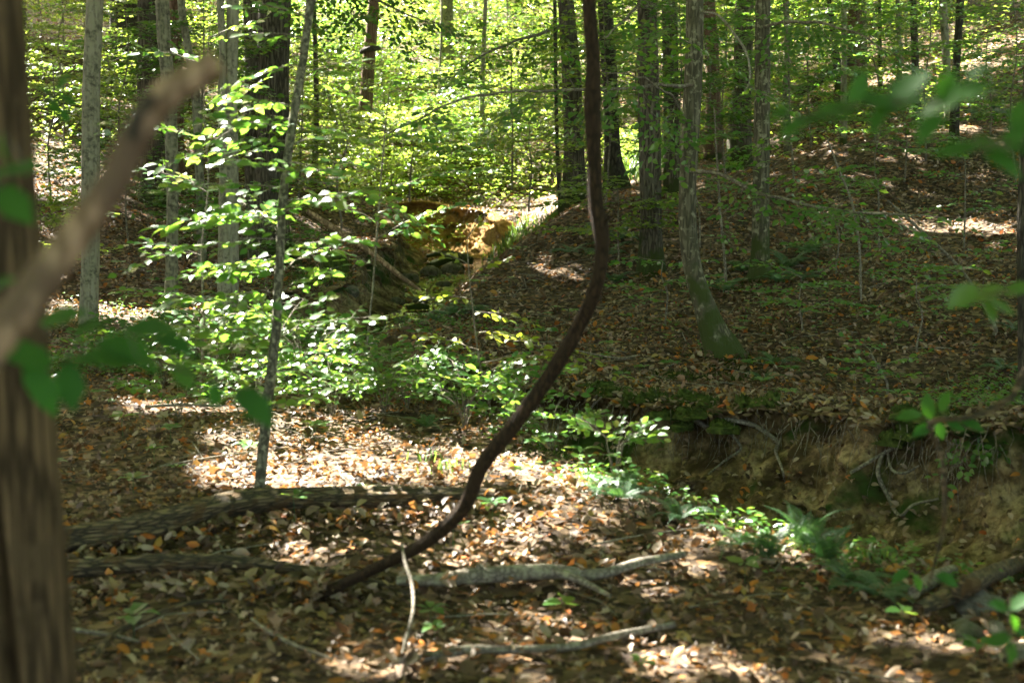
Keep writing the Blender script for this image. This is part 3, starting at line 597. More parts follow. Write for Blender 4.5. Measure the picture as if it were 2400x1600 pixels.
# near trunk at the left edge, split by a long dark crack
Y = 3.4; b = at(20, 1600, Y); b.z = hz(b.x, Y); root = empty('split_trunk', b, 'close blurred grey brown trunk with a long dark crack, cut by the left edge', 'tree')
n = 120; zs = np.linspace(b.z-.2, 6.5, n); V = []; K = 72
for i, z in enumerate(zs):
    py = 800-(z-CAMZ)*FPX/Y; cxp = np.interp(z, [.8, 1.9, 2.4, 3.3], [18, -20, -34, -50]); r = np.interp(z, [.2, .9, 1.6, 3.2, 6.5], [.125, .118, .118, .118, .09])
    c = np.array((( cxp-1200)/FPX*Y, Y, z))
    for j in range(K):
        th = j*2*math.pi/K; crack = .72*math.exp(-((th-(4.62+.1*math.sin(z*2)))/.17)**4)*np.clip((1.9-z)*1.4, 0, 1)**.5
        rr = r*(1-crack+.05*float(vn(th*7, z*.9, 4))+.055*float(vn(th*14, z*1.3, 5))+.05*float(vn(th*2, z*1.2, 6)))
        V.append((c[0]+math.cos(th)*rr, c[1]+math.sin(th)*rr, z))
F = [(i*K+j, i*K+(j+1) % K, (i+1)*K+(j+1) % K, (i+1)*K+j) for i in range(n-1) for j in range(K)]
obj('trunk', mesh('trunk', np.array(V)-np.array(b), F), M['brown'], root)

# bent broken branch crossing in front of it
pts = [(-700, 1700, 1.9, .034), (-420, 1320, 1.9, .032), (-150, 960, 1.95, .030), (20, 760, 2.0, .0285), (150, 590, 2.05, .0265), (260, 440, 2.05, .025), (320, 320, 2.05, .0245), (380, 235, 2.05, .0235), (450, 185, 2.05, .022), (512, 148, 2.05, .0195)]
q = [(*at(a, c, d), r) for a, c, d, r in pts]; q[0] = (q[0][0]-.2, q[0][1], hz(q[0][0]-.2, q[0][1])-.05, .036)
P = smooth_path(q, .02); b = Vector(q[0][:3]); root = empty('broken_branch', b, 'bent bare broken branch, very blurred, crossing the upper left corner', 'branch')
Geo().tube(P[:, :3], P[:, 3], 18, bump=.22, seed=12).build('limb', M['branchwood'], root, b)
kn = at(345, 275, 2.04); Geo().tube(smooth_path([kn+Vector((-.018, -.02, -.03)), kn+Vector((-.008, -.026, 0)), kn+Vector((.014, -.02, .03))], .006), np.full(len(smooth_path([kn+Vector((-.018, -.02, -.03)), kn+Vector((-.008, -.026, 0)), kn+Vector((.014, -.02, .03))], .006)), .008), 8, bump=.3, seed=5).build('dark_scar', M['dark'], root, b)

# hanging vine
pts = [(1372, -500, 6.6, 30), (1376, -200, 6.6, 31), (1380, 0, 6.6, 33), (1390, 140, 6.6, 34), (1388, 250, 6.6, 40), (1392, 360, 6.6, 34), (1396, 470, 6.6, 36), (1408, 530, 6.6, 42), (1412, 590, 6.6, 36), (1396, 680, 6.6, 36), (1350, 780, 6.65, 38), (1290, 880, 6.7, 38), (1215, 985, 6.75, 36), (1130, 1090, 6.8, 34), (1085, 1190, 6.85, 33), (1000, 1268, 6.95, 30), (900, 1320, 7.05, 28), (800, 1368, 7.15, 26), (715, 1408, 7.2, 22), (680, 1425, 7.25, 14)]
q = [(*at(a, c, d), mpx(w, d)/2) for a, c, d, w in pts]; q = [(q[0][0]-.3, q[0][1]+.5, 13, .02), (q[0][0]-.1, q[0][1]+.2, 8, .03)]+q; P = smooth_path(q, .03); b = Vector(q[-1][:3])
root = empty('vine', b, 'thick dark vine hanging through the middle and curving down to the litter', 'vine')
Geo().tube(P[:, :3], P[:, 3], 16, bump=.34, seed=3, ridges=.22).build('stem', M['vine'], root, b)
for (x0, y0, x1, y1, Yv, w_) in [(1396, 250, 1372, 232, 6.6, 12), (1410, 535, 1440, 500, 6.58, 9), (1388, 690, 1350, 650, 6.6, 6), (1250, 930, 1285, 968, 6.72, 7), (1120, 1110, 1080, 1090, 6.8, 8), (1050, 1230, 1062, 1190, 6.9, 6), (930, 1305, 960, 1340, 7.0, 5), (1330, 820, 1362, 838, 6.66, 8)]:
    h = Geo(); a_, b_ = at(x0, y0, Yv), at(x1, y1, Yv-.03); h.tube(smooth_path([tuple(a_), tuple((a_+b_)/2+Vector((0, 0, .006))), tuple(b_)], .01), np.linspace(mpx(w_, Yv)/1.6, mpx(w_, Yv)/5, len(smooth_path([tuple(a_), tuple((a_+b_)/2+Vector((0, 0, .006))), tuple(b_)], .01))), 7, bump=.3, seed=9); h.build('side_stub', M['vine'], root, b)

from mathutils.bvhtree import BVHTree
_bk = bpy.data.objects['earth_bank'].data; BVH = BVHTree.FromPolygons([tuple(v.co) for v in _bk.vertices], [tuple(p.vertices) for p in _bk.polygons])
def on_bank(px, py, Y, off=.06):
    e = Vector((0, 0, CAMZ)); d = (at(px, py, 10)-e).normalized(); h = BVH.ray_cast(e, d)
    return h[0].y-off if h[0] is not None and abs(h[0].y-Y) < 2.5 else Y
# ------------------------------------------------------------------ things lying on the ground
def grounded(pts, snap):
    q = []
    for a, c, d, w in pts:
        if snap == 3: d = hit(a, c, 5, 16).y
        v = at(a, c, d); r = mpx(w, d)/2
        if snap: v.z = max(v.z, hz(v.x, v.y)+.05+r*.85) if snap != 2 else hz(v.x, v.y)+.04+r*.75
        q.append((*v, r))
    return q
def lying(name, pts, m, label, cat, k=12, bump=.2, seed=0, extra=(), snap=1, step=.03, ridges=0.0):
    """pts: (px, py, Y, width px) along it"""
    q = grounded(pts, snap); b = Vector(q[0][:3]); root = empty(name, b, label, cat)
    P = smooth_path(q, step); P[:, 3] = np.maximum(P[:, 3], .002); Geo().tube(P[:, :3], P[:, 3], k, bump=bump, seed=seed, ridges=ridges).build('stem' if k < 14 else 'log_body', M[m], root, b)
    for e in extra:
        q = grounded(e, snap); P = smooth_path(q, step); P[:, 3] = np.maximum(P[:, 3], .002)
        Geo().tube(P[:, :3], P[:, 3], 8, bump=bump, seed=seed+9).build('side_branch', M[m], root, b)
    return root
lying('fallen_log', [(60, 1345, 7.75, 60), (200, 1318, 7.9, 62), (360, 1290, 8.05, 66), (500, 1240, 8.35, 62), (600, 1212, 8.55, 58), (740, 1200, 8.65, 48), (900, 1205, 8.65, 52), (1020, 1190, 8.75, 34), (1160, 1188, 8.75, 26)], 'log', 'rotten fallen log with flaking bark, behind the two thinner branches', 'log', 26, .55, 3, ridges=.35)
lying('fallen_branch', [(60, 1412, 7.35, 44), (250, 1388, 7.45, 44), (420, 1372, 7.5, 38), (560, 1364, 7.55, 34), (700, 1366, 7.5, 28), (800, 1372, 7.45, 20), (925, 1392, 7.35, 12)], 'log', 'straight fallen branch from the cracked trunk to the foot of the vine', 'branch', 14, .4, 5)
lying('fallen_branch', [(930, 1390, 7.4, 22), (1010, 1382, 7.4, 30), (1080, 1365, 7.45, 38), (1130, 1352, 7.5, 40), (1280, 1338, 7.55, 38), (1400, 1345, 7.55, 28), (1500, 1318, 7.7, 24), (1605, 1298, 7.8, 16)], 'twig', 'forked grey green fallen branch in the middle of the near litter', 'branch', 14, .22, 8,
      extra=[[(1285, 1336, 7.55, 24), (1350, 1355, 7.45, 22), (1430, 1402, 7.25, 12)], [(1095, 1360, 7.45, 22), (1118, 1338, 7.5, 22), (1128, 1324, 7.5, 16)]])
lying('fallen_branch', [(700, 1186, 8.75, 12), (770, 1172, 8.85, 18), (850, 1158, 8.9, 20), (930, 1163, 8.85, 18), (962, 1172, 8.8, 10)], 'paletwig', 'short pale branch lying on the rotten log', 'branch', 10, .12, 2)  # drawn with the pale twig bark
lying('fallen_branch', [(910, 1608, 6.05, 18), (1000, 1580, 6.1, 22), (1100, 1556, 6.25, 24), (1200, 1545, 6.3, 20), (1340, 1536, 6.35, 22), (1440, 1500, 6.5, 22), (1580, 1462, 6.7, 16)], 'twig', 'long slender branch lying along the bottom of the picture', 'branch', 10, .2, 6)
lying('twig', [(942, 1275, 6.9, 6), (950, 1320, 6.7, 9), (965, 1365, 6.6, 10), (968, 1430, 6.4, 9), (950, 1500, 6.2, 8), (940, 1560, 6.1, 5)], 'twig', 'thin whitish twig standing before the forked branch', 'twig', 7, .1, 2)
lying('twig', [(145, 1520, 6.6, 12), (260, 1535, 6.5, 12), (330, 1560, 6.4, 8)], 'twig', 'grey twig lying beside the foot of the cracked trunk', 'twig', 7, .1, 3)
lying('twig', [(225, 1590, 6.15, 16), (262, 1530, 6.45, 18), (330, 1490, 6.7, 16), (440, 1450, 6.95, 12), (540, 1442, 7.0, 8)], 'log', 'mossy crooked stick in the lower left corner', 'stick', 8, .25, 4)
lying('twig', [(590, 1490, 6.7, 6), (640, 1555, 6.4, 12), (700, 1580, 6.25, 10), (780, 1600, 6.1, 7)], 'twig', 'grey twig at the bottom left of the long slender branch', 'twig', 7, .1, 7)
lying('root_loop', [(505, 1212, 8.6, 14), (512, 1172, 8.8, 15), (540, 1154, 8.85, 16), (570, 1165, 8.85, 15), (590, 1186, 8.75, 12)], 'log', 'arched loop of dead root beside the sapling foot', 'root', 9, .2, 4)
lying('twig', [(340, 962, 11.8, 6), (430, 958, 11.85, 8), (520, 962, 11.8, 5)], 'paletwig', 'pale straight twig on the litter below the bright shrubs', 'twig', 6, .1, 3)
lying('leaning_stick', [(720, 495, 14.5, 12), (800, 545, 14.6, 13), (880, 600, 14.7, 13), (940, 648, 14.8, 12), (985, 680, 14.9, 6)], 'branchwood', 'bare pale stick slanting in front of the creek pool', 'stick', 9, .1, 3)
lying('fallen_log', [(1868, 222, 32, 20), (1910, 195, 32.2, 22), (1960, 160, 33, 20), (2010, 128, 34, 18)], 'dark', 'dark dead log leaning up the right slope', 'log', 14, .2, 2)
lying('fallen_log', [(1005, 628, 29.5, 14), (1035, 612, 30, 20), (1070, 606, 30.2, 24), (1105, 612, 30, 18)], 'dark', 'black wet log lying across the far creek pool', 'log', 14, .4, 2, extra=[[(1000, 600, 31, 8), (1050, 594, 31, 12), (1100, 600, 31, 8)], [(1035, 640, 29, 10), (1068, 622, 29.5, 22), (1085, 640, 29, 12)]])
lying('fallen_log', [(952, 728, 23.3, 10), (985, 724, 23.4, 16), (1006, 722, 23.4, 10)], 'dark', 'short black log lying in the near creek water', 'log', 10, .3, 5)
lying('stick', [(955, 695, 24.6, 5), (1000, 704, 24.4, 6), (1050, 702, 24.4, 5)], 'paletwig', 'pale sticks lying over the creek water', 'stick', 6, .1, 5, extra=[[(985, 720, 24, 4), (1010, 700, 24.4, 5), (1060, 692, 24.7, 4)]])
lying('fallen_log', [(2140, 1425, 9.35, 30), (2185, 1398, 9.5, 36), (2235, 1368, 9.7, 22)], 'twig', 'short pale log chunk in the dry creek bed', 'log', 14, .25, 5, snap=3)
lying('fallen_log', [(2150, 1462, 9.1, 34), (2230, 1440, 9.3, 44), (2300, 1400, 9.5, 46), (2420, 1350, 9.7, 40)], 'log', 'dark root mass of a log below the bank in the lower right', 'log', 16, .4, 9, snap=3)
lying('fallen_log', [(1080, 345, 37, 16), (1020, 330, 37.5, 20), (985, 315, 38, 14)], 'log', 'weathered log lying at the foot of the bright slope', 'log', 14, .3, 6)
# roots on the bank
def bankroot(pts, label, m='twig', seed=1, extra=()): return lying('exposed_root', [(a, c, on_bank(a, c, d), w) for a, c, d, w in pts], m, label, 'root', 8, .22, seed, extra=[[(a, c, on_bank(a, c, d), w) for a, c, d, w in e] for e in extra], snap=0, step=.02)
bankroot([(1618, 976, 12.35, 12), (1642, 992, 12.1, 13), (1666, 1004, 11.95, 14), (1684, 990, 11.9, 13), (1706, 984, 11.85, 13), (1760, 994, 11.75, 12), (1800, 1016, 11.6, 10), (1824, 1038, 11.5, 9), (1818, 1056, 11.5, 8), (1832, 1096, 11.5, 6), (1842, 1136, 11.5, 4)], 'pale crooked root arching along the top of the earth bank', 'paletwig', 2)
bankroot([(1688, 980, 12.1, 7), (1712, 1015, 12.0, 8), (1736, 1050, 11.95, 7), (1700, 1078, 11.95, 6), (1660, 1110, 11.9, 4)], 'thin forked root hooking down the middle of the bank', 'twig', 4)
bankroot([(2066, 1065, 10.9, 9), (2058, 1110, 10.8, 10), (2080, 1160, 10.7, 10), (2108, 1208, 10.6, 9), (2140, 1182, 10.6, 7), (2200, 1168, 10.5, 6)], 'root making a V on the ochre bank face', 'twig', 5)
bankroot([(2080, 1060, 10.8, 6), (2090, 1100, 10.7, 7), (2120, 1108, 10.6, 7), (2155, 1090, 10.5, 4)], 'small curled root above the V shaped root', 'twig', 6)
bankroot([(1992, 1108, 10.7, 9), (2060, 1068, 10.6, 9), (2120, 1035, 10.5, 9), (2175, 1010, 10.4, 6)], 'straight stick propped against the bank top', 'twig', 7)
bankroot([(1410, 930, 12.6, 4), (1375, 965, 12.4, 5), (1355, 985, 12.3, 5), (1330, 1030, 12.2, 4)], 'bundle of thin pale rootlets beside the vine', 'paletwig', 8, extra=[[(1400, 925, 12.6, 4), (1372, 990, 12.3, 4), (1345, 1030, 12.2, 3)]])
bankroot([(1390, 905, 12.6, 7), (1430, 912, 12.5, 8), (1455, 908, 12.5, 5)], 'short pale stub sticking out of the bank top', 'paletwig', 9)
bankroot([(1345, 820, 14.6, 4), (1440, 838, 14.4, 5), (1500, 832, 14.3, 4)], 'faint twig on the litter above the bank', 'twig', 9)

# ------------------------------------------------------------------ saplings and shrubs in the middle distance
def ppath(pts): return [(*at(a, c, d), mpx(w, d)/2) for a, c, d, w in pts]
def sapling(label, stem, sprays, mk='leaf', leaf=.088, seed=0, name='sapling', cat='sapling', bm='twig', limit=300, group='leafy saplings', twmk='twig', bump=.08):
    q = ppath(stem); b = Vector(q[0][:3]); b0 = q[0]; q = [(b0[0], b0[1], b0[2]-.12, b0[3])]+q
    root = empty(name, b, label, cat, group); P = smooth_path(q, .04); wv = np.arange(len(P))*.04; P[:, 0] += .03*fbm(wv*1.3+seed*7, wv*0, seed, 3)*np.minimum(1, wv); Geo().tube(P[:, :3], np.maximum(P[:, 3], .0015), 10, bump=bump, seed=seed).build('stem', M[bm], root, b)
    add_sprays(root, b, sprays, mk, leaf, seed, limit, twmk); return root
def add_sprays(root, b, sprays, mk='leaf', leaf=.088, seed=0, limit=300, twmk='twig', **kw):
    L = [[], [], [], []]; T = []
    for i, s in enumerate(sprays):
        px0, py0, Y0, px1, py1, Y1 = s[:6]; w = s[6] if len(s) > 6 else .32
        tw, *r = spray(at(px0, py0, Y0), at(px1, py1, Y1), w*1.15, leaf, leaf*.62, seed=seed*97+i, **kw); T.append(tw)
        for k in range(4): L[k].append(r[k])
    put_leaves(root, b, *[np.concatenate(v) for v in L], mk, limit); put_twigs(root, b, T, mk=twmk)
sapling('slanting slim dark sapling with tiers of silvery sunlit leaves, rooted behind the rotten log',
  [(606, 1186, 9.0, 26), (622, 1000, 9.05, 26), (640, 820, 9.1, 24), (652, 660, 9.15, 22), (668, 450, 9.2, 21), (690, 280, 9.3, 20), (712, 120, 9.4, 19), (727, 0, 9.45, 19), (745, -250, 9.6, 15), (750, -700, 9.8, 7)],
  [(668, 440, 9.2, 385, 452, 9.0, .26), (660, 560, 9.2, 290, 640, 9.1, .24), (640, 820, 9.1, 720, 690, 9.8, .3), (632, 880, 9.05, 520, 800, 9.9, .3), (645, 760, 9.1, 560, 700, 8.7, .28), (625, 960, 9.05, 740, 930, 8.8, .26), (625, 940, 9.05, 520, 930, 9.6, .26), (655, 640, 9.15, 760, 590, 9.8, .24), (660, 560, 9.2, 560, 470, 9.7, .24), (706, 150, 9.4, 512, 222, 9.5, .16), (712, 90, 9.4, 585, 85, 9.5, .14), (655, 640, 9.15, 470, 640, 9.6, .22), (652, 600, 9.2, 830, 560, 9.5, .24),
   (682, 340, 9.3, 880, 330, 9.8, .22), (690, 280, 9.3, 500, 330, 9.9, .24), (642, 800, 9.1, 440, 770, 9.5, .25), (640, 790, 9.1, 860, 745, 9.4, .26), (630, 905, 9.05, 455, 860, 8.9, .26), (634, 870, 9.05, 800, 880, 9.3, .25),
   (650, 690, 9.15, 770, 640, 9.0, .2), (668, 470, 9.2, 900, 470, 9.7, .24), (672, 400, 9.2, 560, 390, 8.8, .2), (665, 520, 9.2, 500, 510, 9.6, .22), (700, 180, 9.4, 830, 150, 9.9, .15), (690, 250, 9.3, 560, 260, 9.8, .26), (684, 330, 9.3, 400, 380, 9.7, .26), (662, 520, 9.2, 380, 540, 9.8, .26), (655, 600, 9.2, 420, 690, 9.7, .26), (676, 380, 9.25, 780, 420, 8.8, .24), (650, 690, 9.15, 360, 730, 9.4, .22), (664, 500, 9.2, 800, 470, 8.7, .22), (720, 40, 9.4, 560, 20, 9.8, .2), (690, 300, 9.3, 240, 310, 8.9, .12)], leaf=.105, seed=1, bm='sapling')
sapling('thin sapling with long tiers in front of the paired pale trunks', [(470, 915, 12.2, 6), (478, 760, 12.2, 5), (470, 600, 12.1, 5), (486, 420, 12, 4), (480, 260, 11.9, 3), (490, 60, 11.8, 2)],
  [(476, 700, 12.2, 300, 690, 11.8, .3), (475, 650, 12.1, 640, 620, 11.8, .3), (474, 600, 12.1, 320, 570, 12.2, .3), (478, 520, 12.1, 620, 500, 11.8, .3), (484, 450, 12, 360, 400, 12.2, .3), (486, 400, 12, 610, 350, 12.2, .3), (484, 330, 12, 330, 300, 11.8, .3), (480, 250, 11.9, 600, 200, 12, .3), (484, 160, 11.8, 370, 120, 12, .3), (488, 90, 11.8, 600, 60, 12, .3), (478, 760, 12.2, 620, 740, 11.7, .3), (478, 770, 12.2, 360, 770, 11.7, .3)], seed=5, leaf=.10, limit=200)
sapling('thin sapling with dull green leaf tiers before the creek pool', [(850, 905, 12.6, 6), (868, 700, 12.6, 5), (884, 560, 12.5, 5), (892, 450, 12.5, 4), (903, 300, 12.4, 3), (915, 200, 12.3, 2)],
  [(880, 560, 12.5, 1120, 480, 12.6, .28), (885, 520, 12.5, 740, 470, 12.3, .25), (892, 450, 12.5, 1180, 400, 12.3, .3), (890, 480, 12.5, 1010, 560, 12.0, .25), (900, 330, 12.4, 1080, 300, 12.8, .26), (900, 350, 12.4, 740, 300, 12.6, .26), (898, 400, 12.4, 780, 380, 12.1, .25),
   (876, 620, 12.6, 760, 590, 12.4, .2), (905, 280, 12.4, 800, 220, 12.2, .25), (910, 220, 12.4, 1060, 190, 12.2, .25)], seed=2, leaf=.095)
sapling('small yellow green sapling glowing in the sun left of the vine', [(1150, 960, 11.9, 5), (1126, 860, 11.9, 5), (1112, 740, 11.8, 4), (1096, 620, 11.7, 3), (1094, 560, 11.7, 2)],
  [(1118, 780, 11.8, 1235, 800, 11.6, .16), (1112, 730, 11.8, 1250, 760, 12.0, .14), (1108, 700, 11.8, 1010, 700, 11.7, .12), (1100, 640, 11.7, 1190, 610, 11.6, .14), (1098, 620, 11.7, 1020, 590, 11.8, .12), (1122, 820, 11.8, 980, 790, 12.0, .16), (1130, 850, 11.9, 1330, 840, 11.6, .14), (1200, 800, 11.8, 1460, 880, 11.4, .1), (1094, 560, 11.7, 1140, 500, 11.7, .12)], 'leaf_yellow', .10, 3)
def shrub(label, px, py, Y, h, rad, ns, seed, mk='leaf', leaf=.06, limit=240):
    ns = int(ns*1.7); leaf *= 1.25
    g = random.Random(seed); b = at(px, py, Y); b.z = hz(b.x, b.y); root = empty('shrub', b, label, 'shrub', 'low leafy shrubs'); T = []; L = [[], [], [], []]; st_ = Geo()
    for i in range(ns):
        a = i*2.4+g.random(); r = rad*g.uniform(.55, 1.05); hh = h*g.uniform(.45, 1.0); s = b+Vector((0, 0, hh*.45)); top = b+Vector((math.cos(a)*r*.25, math.sin(a)*r*.25, hh*.75))
        st_.tube(smooth_path([tuple(b-Vector((0, 0, .05))), tuple(b+Vector((math.cos(a)*.03, math.sin(a)*.03, hh*.3))), tuple(top)], .1), np.linspace(.004, .0025, len(smooth_path([tuple(b-Vector((0, 0, .05))), tuple(b+Vector((math.cos(a)*.03, math.sin(a)*.03, hh*.3))), tuple(top)], .1))), 5, cap=False)
        e = b+Vector((math.cos(a)*r, math.sin(a)*r, hh)); tw, *rr = spray(top, e, .26, leaf, leaf*.6, seed=seed*31+i, r0=.003, sag=.1, side_gap=.06); T.append(tw)
        for k in range(4): L[k].append(rr[k])
    st_.build('stems', M['twig'], root, b); put_leaves(root, b, *[np.concatenate(v) for v in L], mk, limit); put_twigs(root, b, T, 'branch', 'twig')
for i, (px, py, Y, h, r, ns, lb) in enumerate([
    (505, 930, 12.4, .75, .62, 10, 'silvery leaved shrub left of the slanting sapling stem'), (600, 985, 11.2, .62, .5, 8, 'low shrub at the back of the slanting sapling stem'), (720, 960, 12.0, .85, .62, 11, 'bright glossy shrub just right of the slanting sapling stem'),
    (830, 930, 12.8, .75, .6, 9, 'shrub with small bright leaves below the creek pool'), (955, 985, 11.9, .55, .5, 7, 'dull green shrub on the near lip of the gully'), (1090, 1040, 11.2, .62, .5, 9, 'sunlit shrub with white glare just left of the vine'),
    (1200, 1040, 11.0, .55, .45, 8, 'half sunlit shrub behind the vine at the gully edge'), (1290, 1090, 10.5, .4, .35, 5, 'small bushy shrub at the sunny gully edge right of the vine'), (380, 925, 12.9, .5, .45, 6, 'dark green shrub below the slim mottled trunk'), (260, 905, 13.5, .4, .5, 6, 'shaded shrub by the foot of the pale blotched trunk'),
    (1440, 1180, 9.6, .42, .36, 6, 'leafy shrub hanging over the gully in front of the bank'), (460, 850, 14.5, .6, .6, 8, 'shrub with pale leaves in front of the slim mottled trunk'), (650, 860, 14.8, .7, .7, 8, 'shrub at the back behind the bright glossy one'), (1010, 950, 12.3, .3, .3, 4, 'tiny shrub beside the mossy gully lip'), (420, 990, 11.6, .4, .45, 6, 'low spreading shrub left of the sapling stem'), (680, 905, 13.4, .9, .7, 10, 'tallest shrub behind the slanting sapling'), (780, 985, 11.6, .5, .5, 8, 'knee high shrub in front of the glossy shrubs'), (900, 1000, 11.7, .5, .5, 7, 'shrub between the slanting sapling and the gully lip'), (560, 870, 14.0, .8, .7, 9, 'shrub at the far side of the bright group, left'), (340, 880, 14.0, .6, .6, 8, 'shaded shrub under the close dark leaves'), (1150, 985, 12.0, .5, .45, 7, 'shrub hugging the vine at the gully edge'), (860, 860, 15, .7, .7, 8, 'airy shrub below the creek pool ferns')]):
    shrub(lb, px, py, Y, h, r, ns, 40+i, leaf=.062 if i % 3 else .07)

# limbs of the curved footed tree and its neighbour, reaching into the picture
def limb_on(root, b, pts, sprays, seed, mk='leaf', leaf=.092, limit=120, tw='twig', **kw):
    P = smooth_path(ppath(pts), .05); P[:, 3] *= .68; P[:, 2] += .05*fbm(np.arange(len(P))*.12, np.zeros(len(P)), seed, 3); Geo().tube(P[:, :3], P[:, 3], 8, bump=.12, seed=seed).build('limb', M[tw], root, b); add_sprays(root, b, sprays, mk, leaf, seed, limit, **kw)
rt = [i for i, t in enumerate(TREES) if 'curves out' in t['l']][0]; RB = TREES[rt]['base']
limb_on(ROOTS[rt], RB, [(1625, 200, 15.4, 14), (1480, 208, 14.8, 12), (1300, 212, 14.3, 10), (1160, 218, 14, 8), (1040, 250, 13.7, 7), (860, 335, 13.4, 3)],
  [(1160, 218, 14, 1010, 180, 13.6, .3), (1250, 214, 14.2, 1130, 340, 13.8, .28), (1300, 212, 14.3, 1210, 300, 13.4, .3), (1350, 211, 14.4, 1300, 130, 14, .3), (1430, 209, 14.6, 1340, 330, 14, .3), (1500, 207, 14.8, 1560, 340, 14.2, .3), (1040, 250, 13.7, 960, 300, 13.2, .2), (1560, 203, 15, 1480, 120, 14.4, .3), (1000, 270, 13.6, 1060, 360, 13.0, .24)], 21)
limb_on(ROOTS[rt], RB, [(1618, 395, 15.4, 15), (1700, 412, 14.9, 13), (1800, 455, 14.5, 12), (1920, 482, 14.2, 11), (2060, 500, 13.9, 9), (2170, 505, 13.6, 4)],
  [(1700, 412, 14.9, 1760, 360, 14.6, .22), (1750, 430, 14.7, 1690, 520, 14.2, .2), (1800, 455, 14.5, 1880, 400, 14.1, .22), (1860, 470, 14.3, 1920, 560, 13.8, .22), (1960, 488, 14.1, 2040, 440, 13.7, .2), (2060, 500, 13.9, 2150, 560, 13.5, .25), (2000, 495, 14, 2060, 580, 13.4, .24), (1720, 418, 14.8, 1820, 330, 14.2, .3), (1840, 465, 14.4, 1960, 400, 13.8, .3), (1900, 480, 14.2, 1990, 560, 13.2, .3), (1780, 450, 14.6, 1840, 520, 14, .25), (2170, 505, 13.6, 2290, 545, 13.3, .22)], 22)
limb_on(ROOTS[rt], RB, [(1640, 20, 15.5, 10), (1690, 45, 15.1, 9), (1745, 110, 14.8, 9), (1758, 180, 14.6, 7), (1745, 212, 14.5, 5)], [(1590, 90, 13.4, 1750, 190, 13.3, .14), (1570, 60, 13.5, 1480, 130, 13.3, .25), (1745, 200, 14.5, 1840, 260, 14.2, .2), (1700, 60, 15, 1800, 40, 14.6, .25)], 23, 'leaf', tw='paletwig')
limb_on(ROOTS[rt], RB, [(1622, 300, 15.4, 9), (1560, 215, 14.4, 8), (1480, 180, 13.6, 6), (1410, 165, 13.0, 4)], [(1580, 250, 14.7, 1500, 400, 14.2, .25), (1600, 280, 15, 1580, 420, 14.4, .22), (1480, 180, 13.6, 1400, 300, 13, .22), (1540, 200, 14.2, 1560, 110, 13.8, .25), (1600, 150, 15, 1500, 60, 14.2, .3), (1600, 340, 15.2, 1700, 320, 14.6, .22)], 24)
ri = [i for i, t in enumerate(TREES) if 'largest furrowed' in t['l']][0]
limb_on(ROOTS[ri], TREES[ri]['base'], [(650, -60, 23.8, 16), (760, -40, 22.5, 12), (900, 10, 21.5, 9), (1020, 60, 21, 4)], [(700, -40, 23, 720, 90, 22, .5), (780, -30, 22.3, 840, 80, 21.5, .5), (850, 0, 22, 780, 120, 21, .5), (920, 20, 21.5, 980, 140, 20.8, .5), (980, 40, 21.2, 1090, 100, 20.6, .5), (880, -20, 22, 960, 30, 20.5, .5)], 25, leaf=.11)
rj = [i for i, t in enumerate(TREES) if 'flared foot' in t['l']][0]
limb_on(ROOTS[rj], TREES[rj]['base'], [(1325, 60, 26.8, 14), (1230, 90, 25.5, 10), (1130, 130, 24.5, 7), (1060, 180, 24, 3)], [(1250, 80, 25.7, 1200, 180, 24.6, .5), (1180, 110, 25, 1110, 60, 24, .5), (1130, 130, 24.5, 1050, 220, 23.6, .5), (1280, 75, 26, 1230, 0, 25, .5), (1300, 70, 26.4, 1270, 180, 25.4, .5)], 26, leaf=.11)
rk = [i for i, t in enumerate(TREES) if 'black mossy foot' in t['l']][0]
limb_on(ROOTS[rk], TREES[rk]['base'], [(1530, 10, 20.8, 12), (1480, 30, 19.8, 10), (1420, 90, 19, 6)], [(1500, 20, 20.2, 1420, -20, 19.5, .4), (1470, 40, 19.6, 1500, 150, 18.8, .4), (1420, 90, 19, 1340, 150, 18.4, .4), (1520, 15, 20.5, 1640, 100, 19.6, .45), (1510, 15, 20.4, 1600, 10, 19.4, .45)], 27, leaf=.10)
rp = [i for i, t in enumerate(TREES) if 'straight grey trunk' in t['l']][0]
limb_on(ROOTS[rp], TREES[rp]['base'], [(1790, 60, 19.8, 12), (1880, 50, 19, 10), (2000, 80, 18, 7), (2100, 130, 17.4, 3)], [(1850, 50, 19.3, 1820, 170, 18.6, .4), (1920, 60, 18.7, 1980, 180, 17.8, .4), (2000, 80, 18, 2080, 30, 17.4, .4), (2060, 110, 17.6, 2180, 200, 17, .4), (1960, 65, 18.3, 1900, -10, 18, .4), (2090, 125, 17.4, 2230, 110, 16.8, .4), (1880, 55, 19, 1900, 130, 18, .4)], 28, leaf=.10)
sapling('tall thin pale sapling standing on the open litter slope', [(2018, 700, 17.8, 5), (2014, 600, 17.8, 6), (1998, 480, 17.7, 6), (1960, 380, 17.6, 5), (1940, 330, 17.5, 3)], [(2014, 600, 17.8, 1920, 640, 17.4, .24), (2000, 500, 17.7, 1900, 540, 17.3, .24), (1990, 440, 17.7, 2100, 420, 17.3, .25), (2016, 640, 17.8, 2120, 660, 17.4, .22)], seed=31, bm='paletwig')
sapling('sapling with flat green tiers on the right slope', [(2330, 760, 15.8, 9), (2260, 640, 15.7, 8), (2160, 540, 15.5, 7), (2080, 470, 15.3, 4)], [(2280, 670, 15.7, 2130, 690, 15.4, .26), (2220, 600, 15.6, 2340, 590, 15.2, .26), (2180, 560, 15.5, 2060, 600, 15.0, .26), (2300, 700, 15.8, 2390, 660, 15.3, .22), (2130, 510, 15.4, 2240, 480, 15.1, .25), (2250, 640, 15.7, 2060, 640, 15, .25)], seed=32)
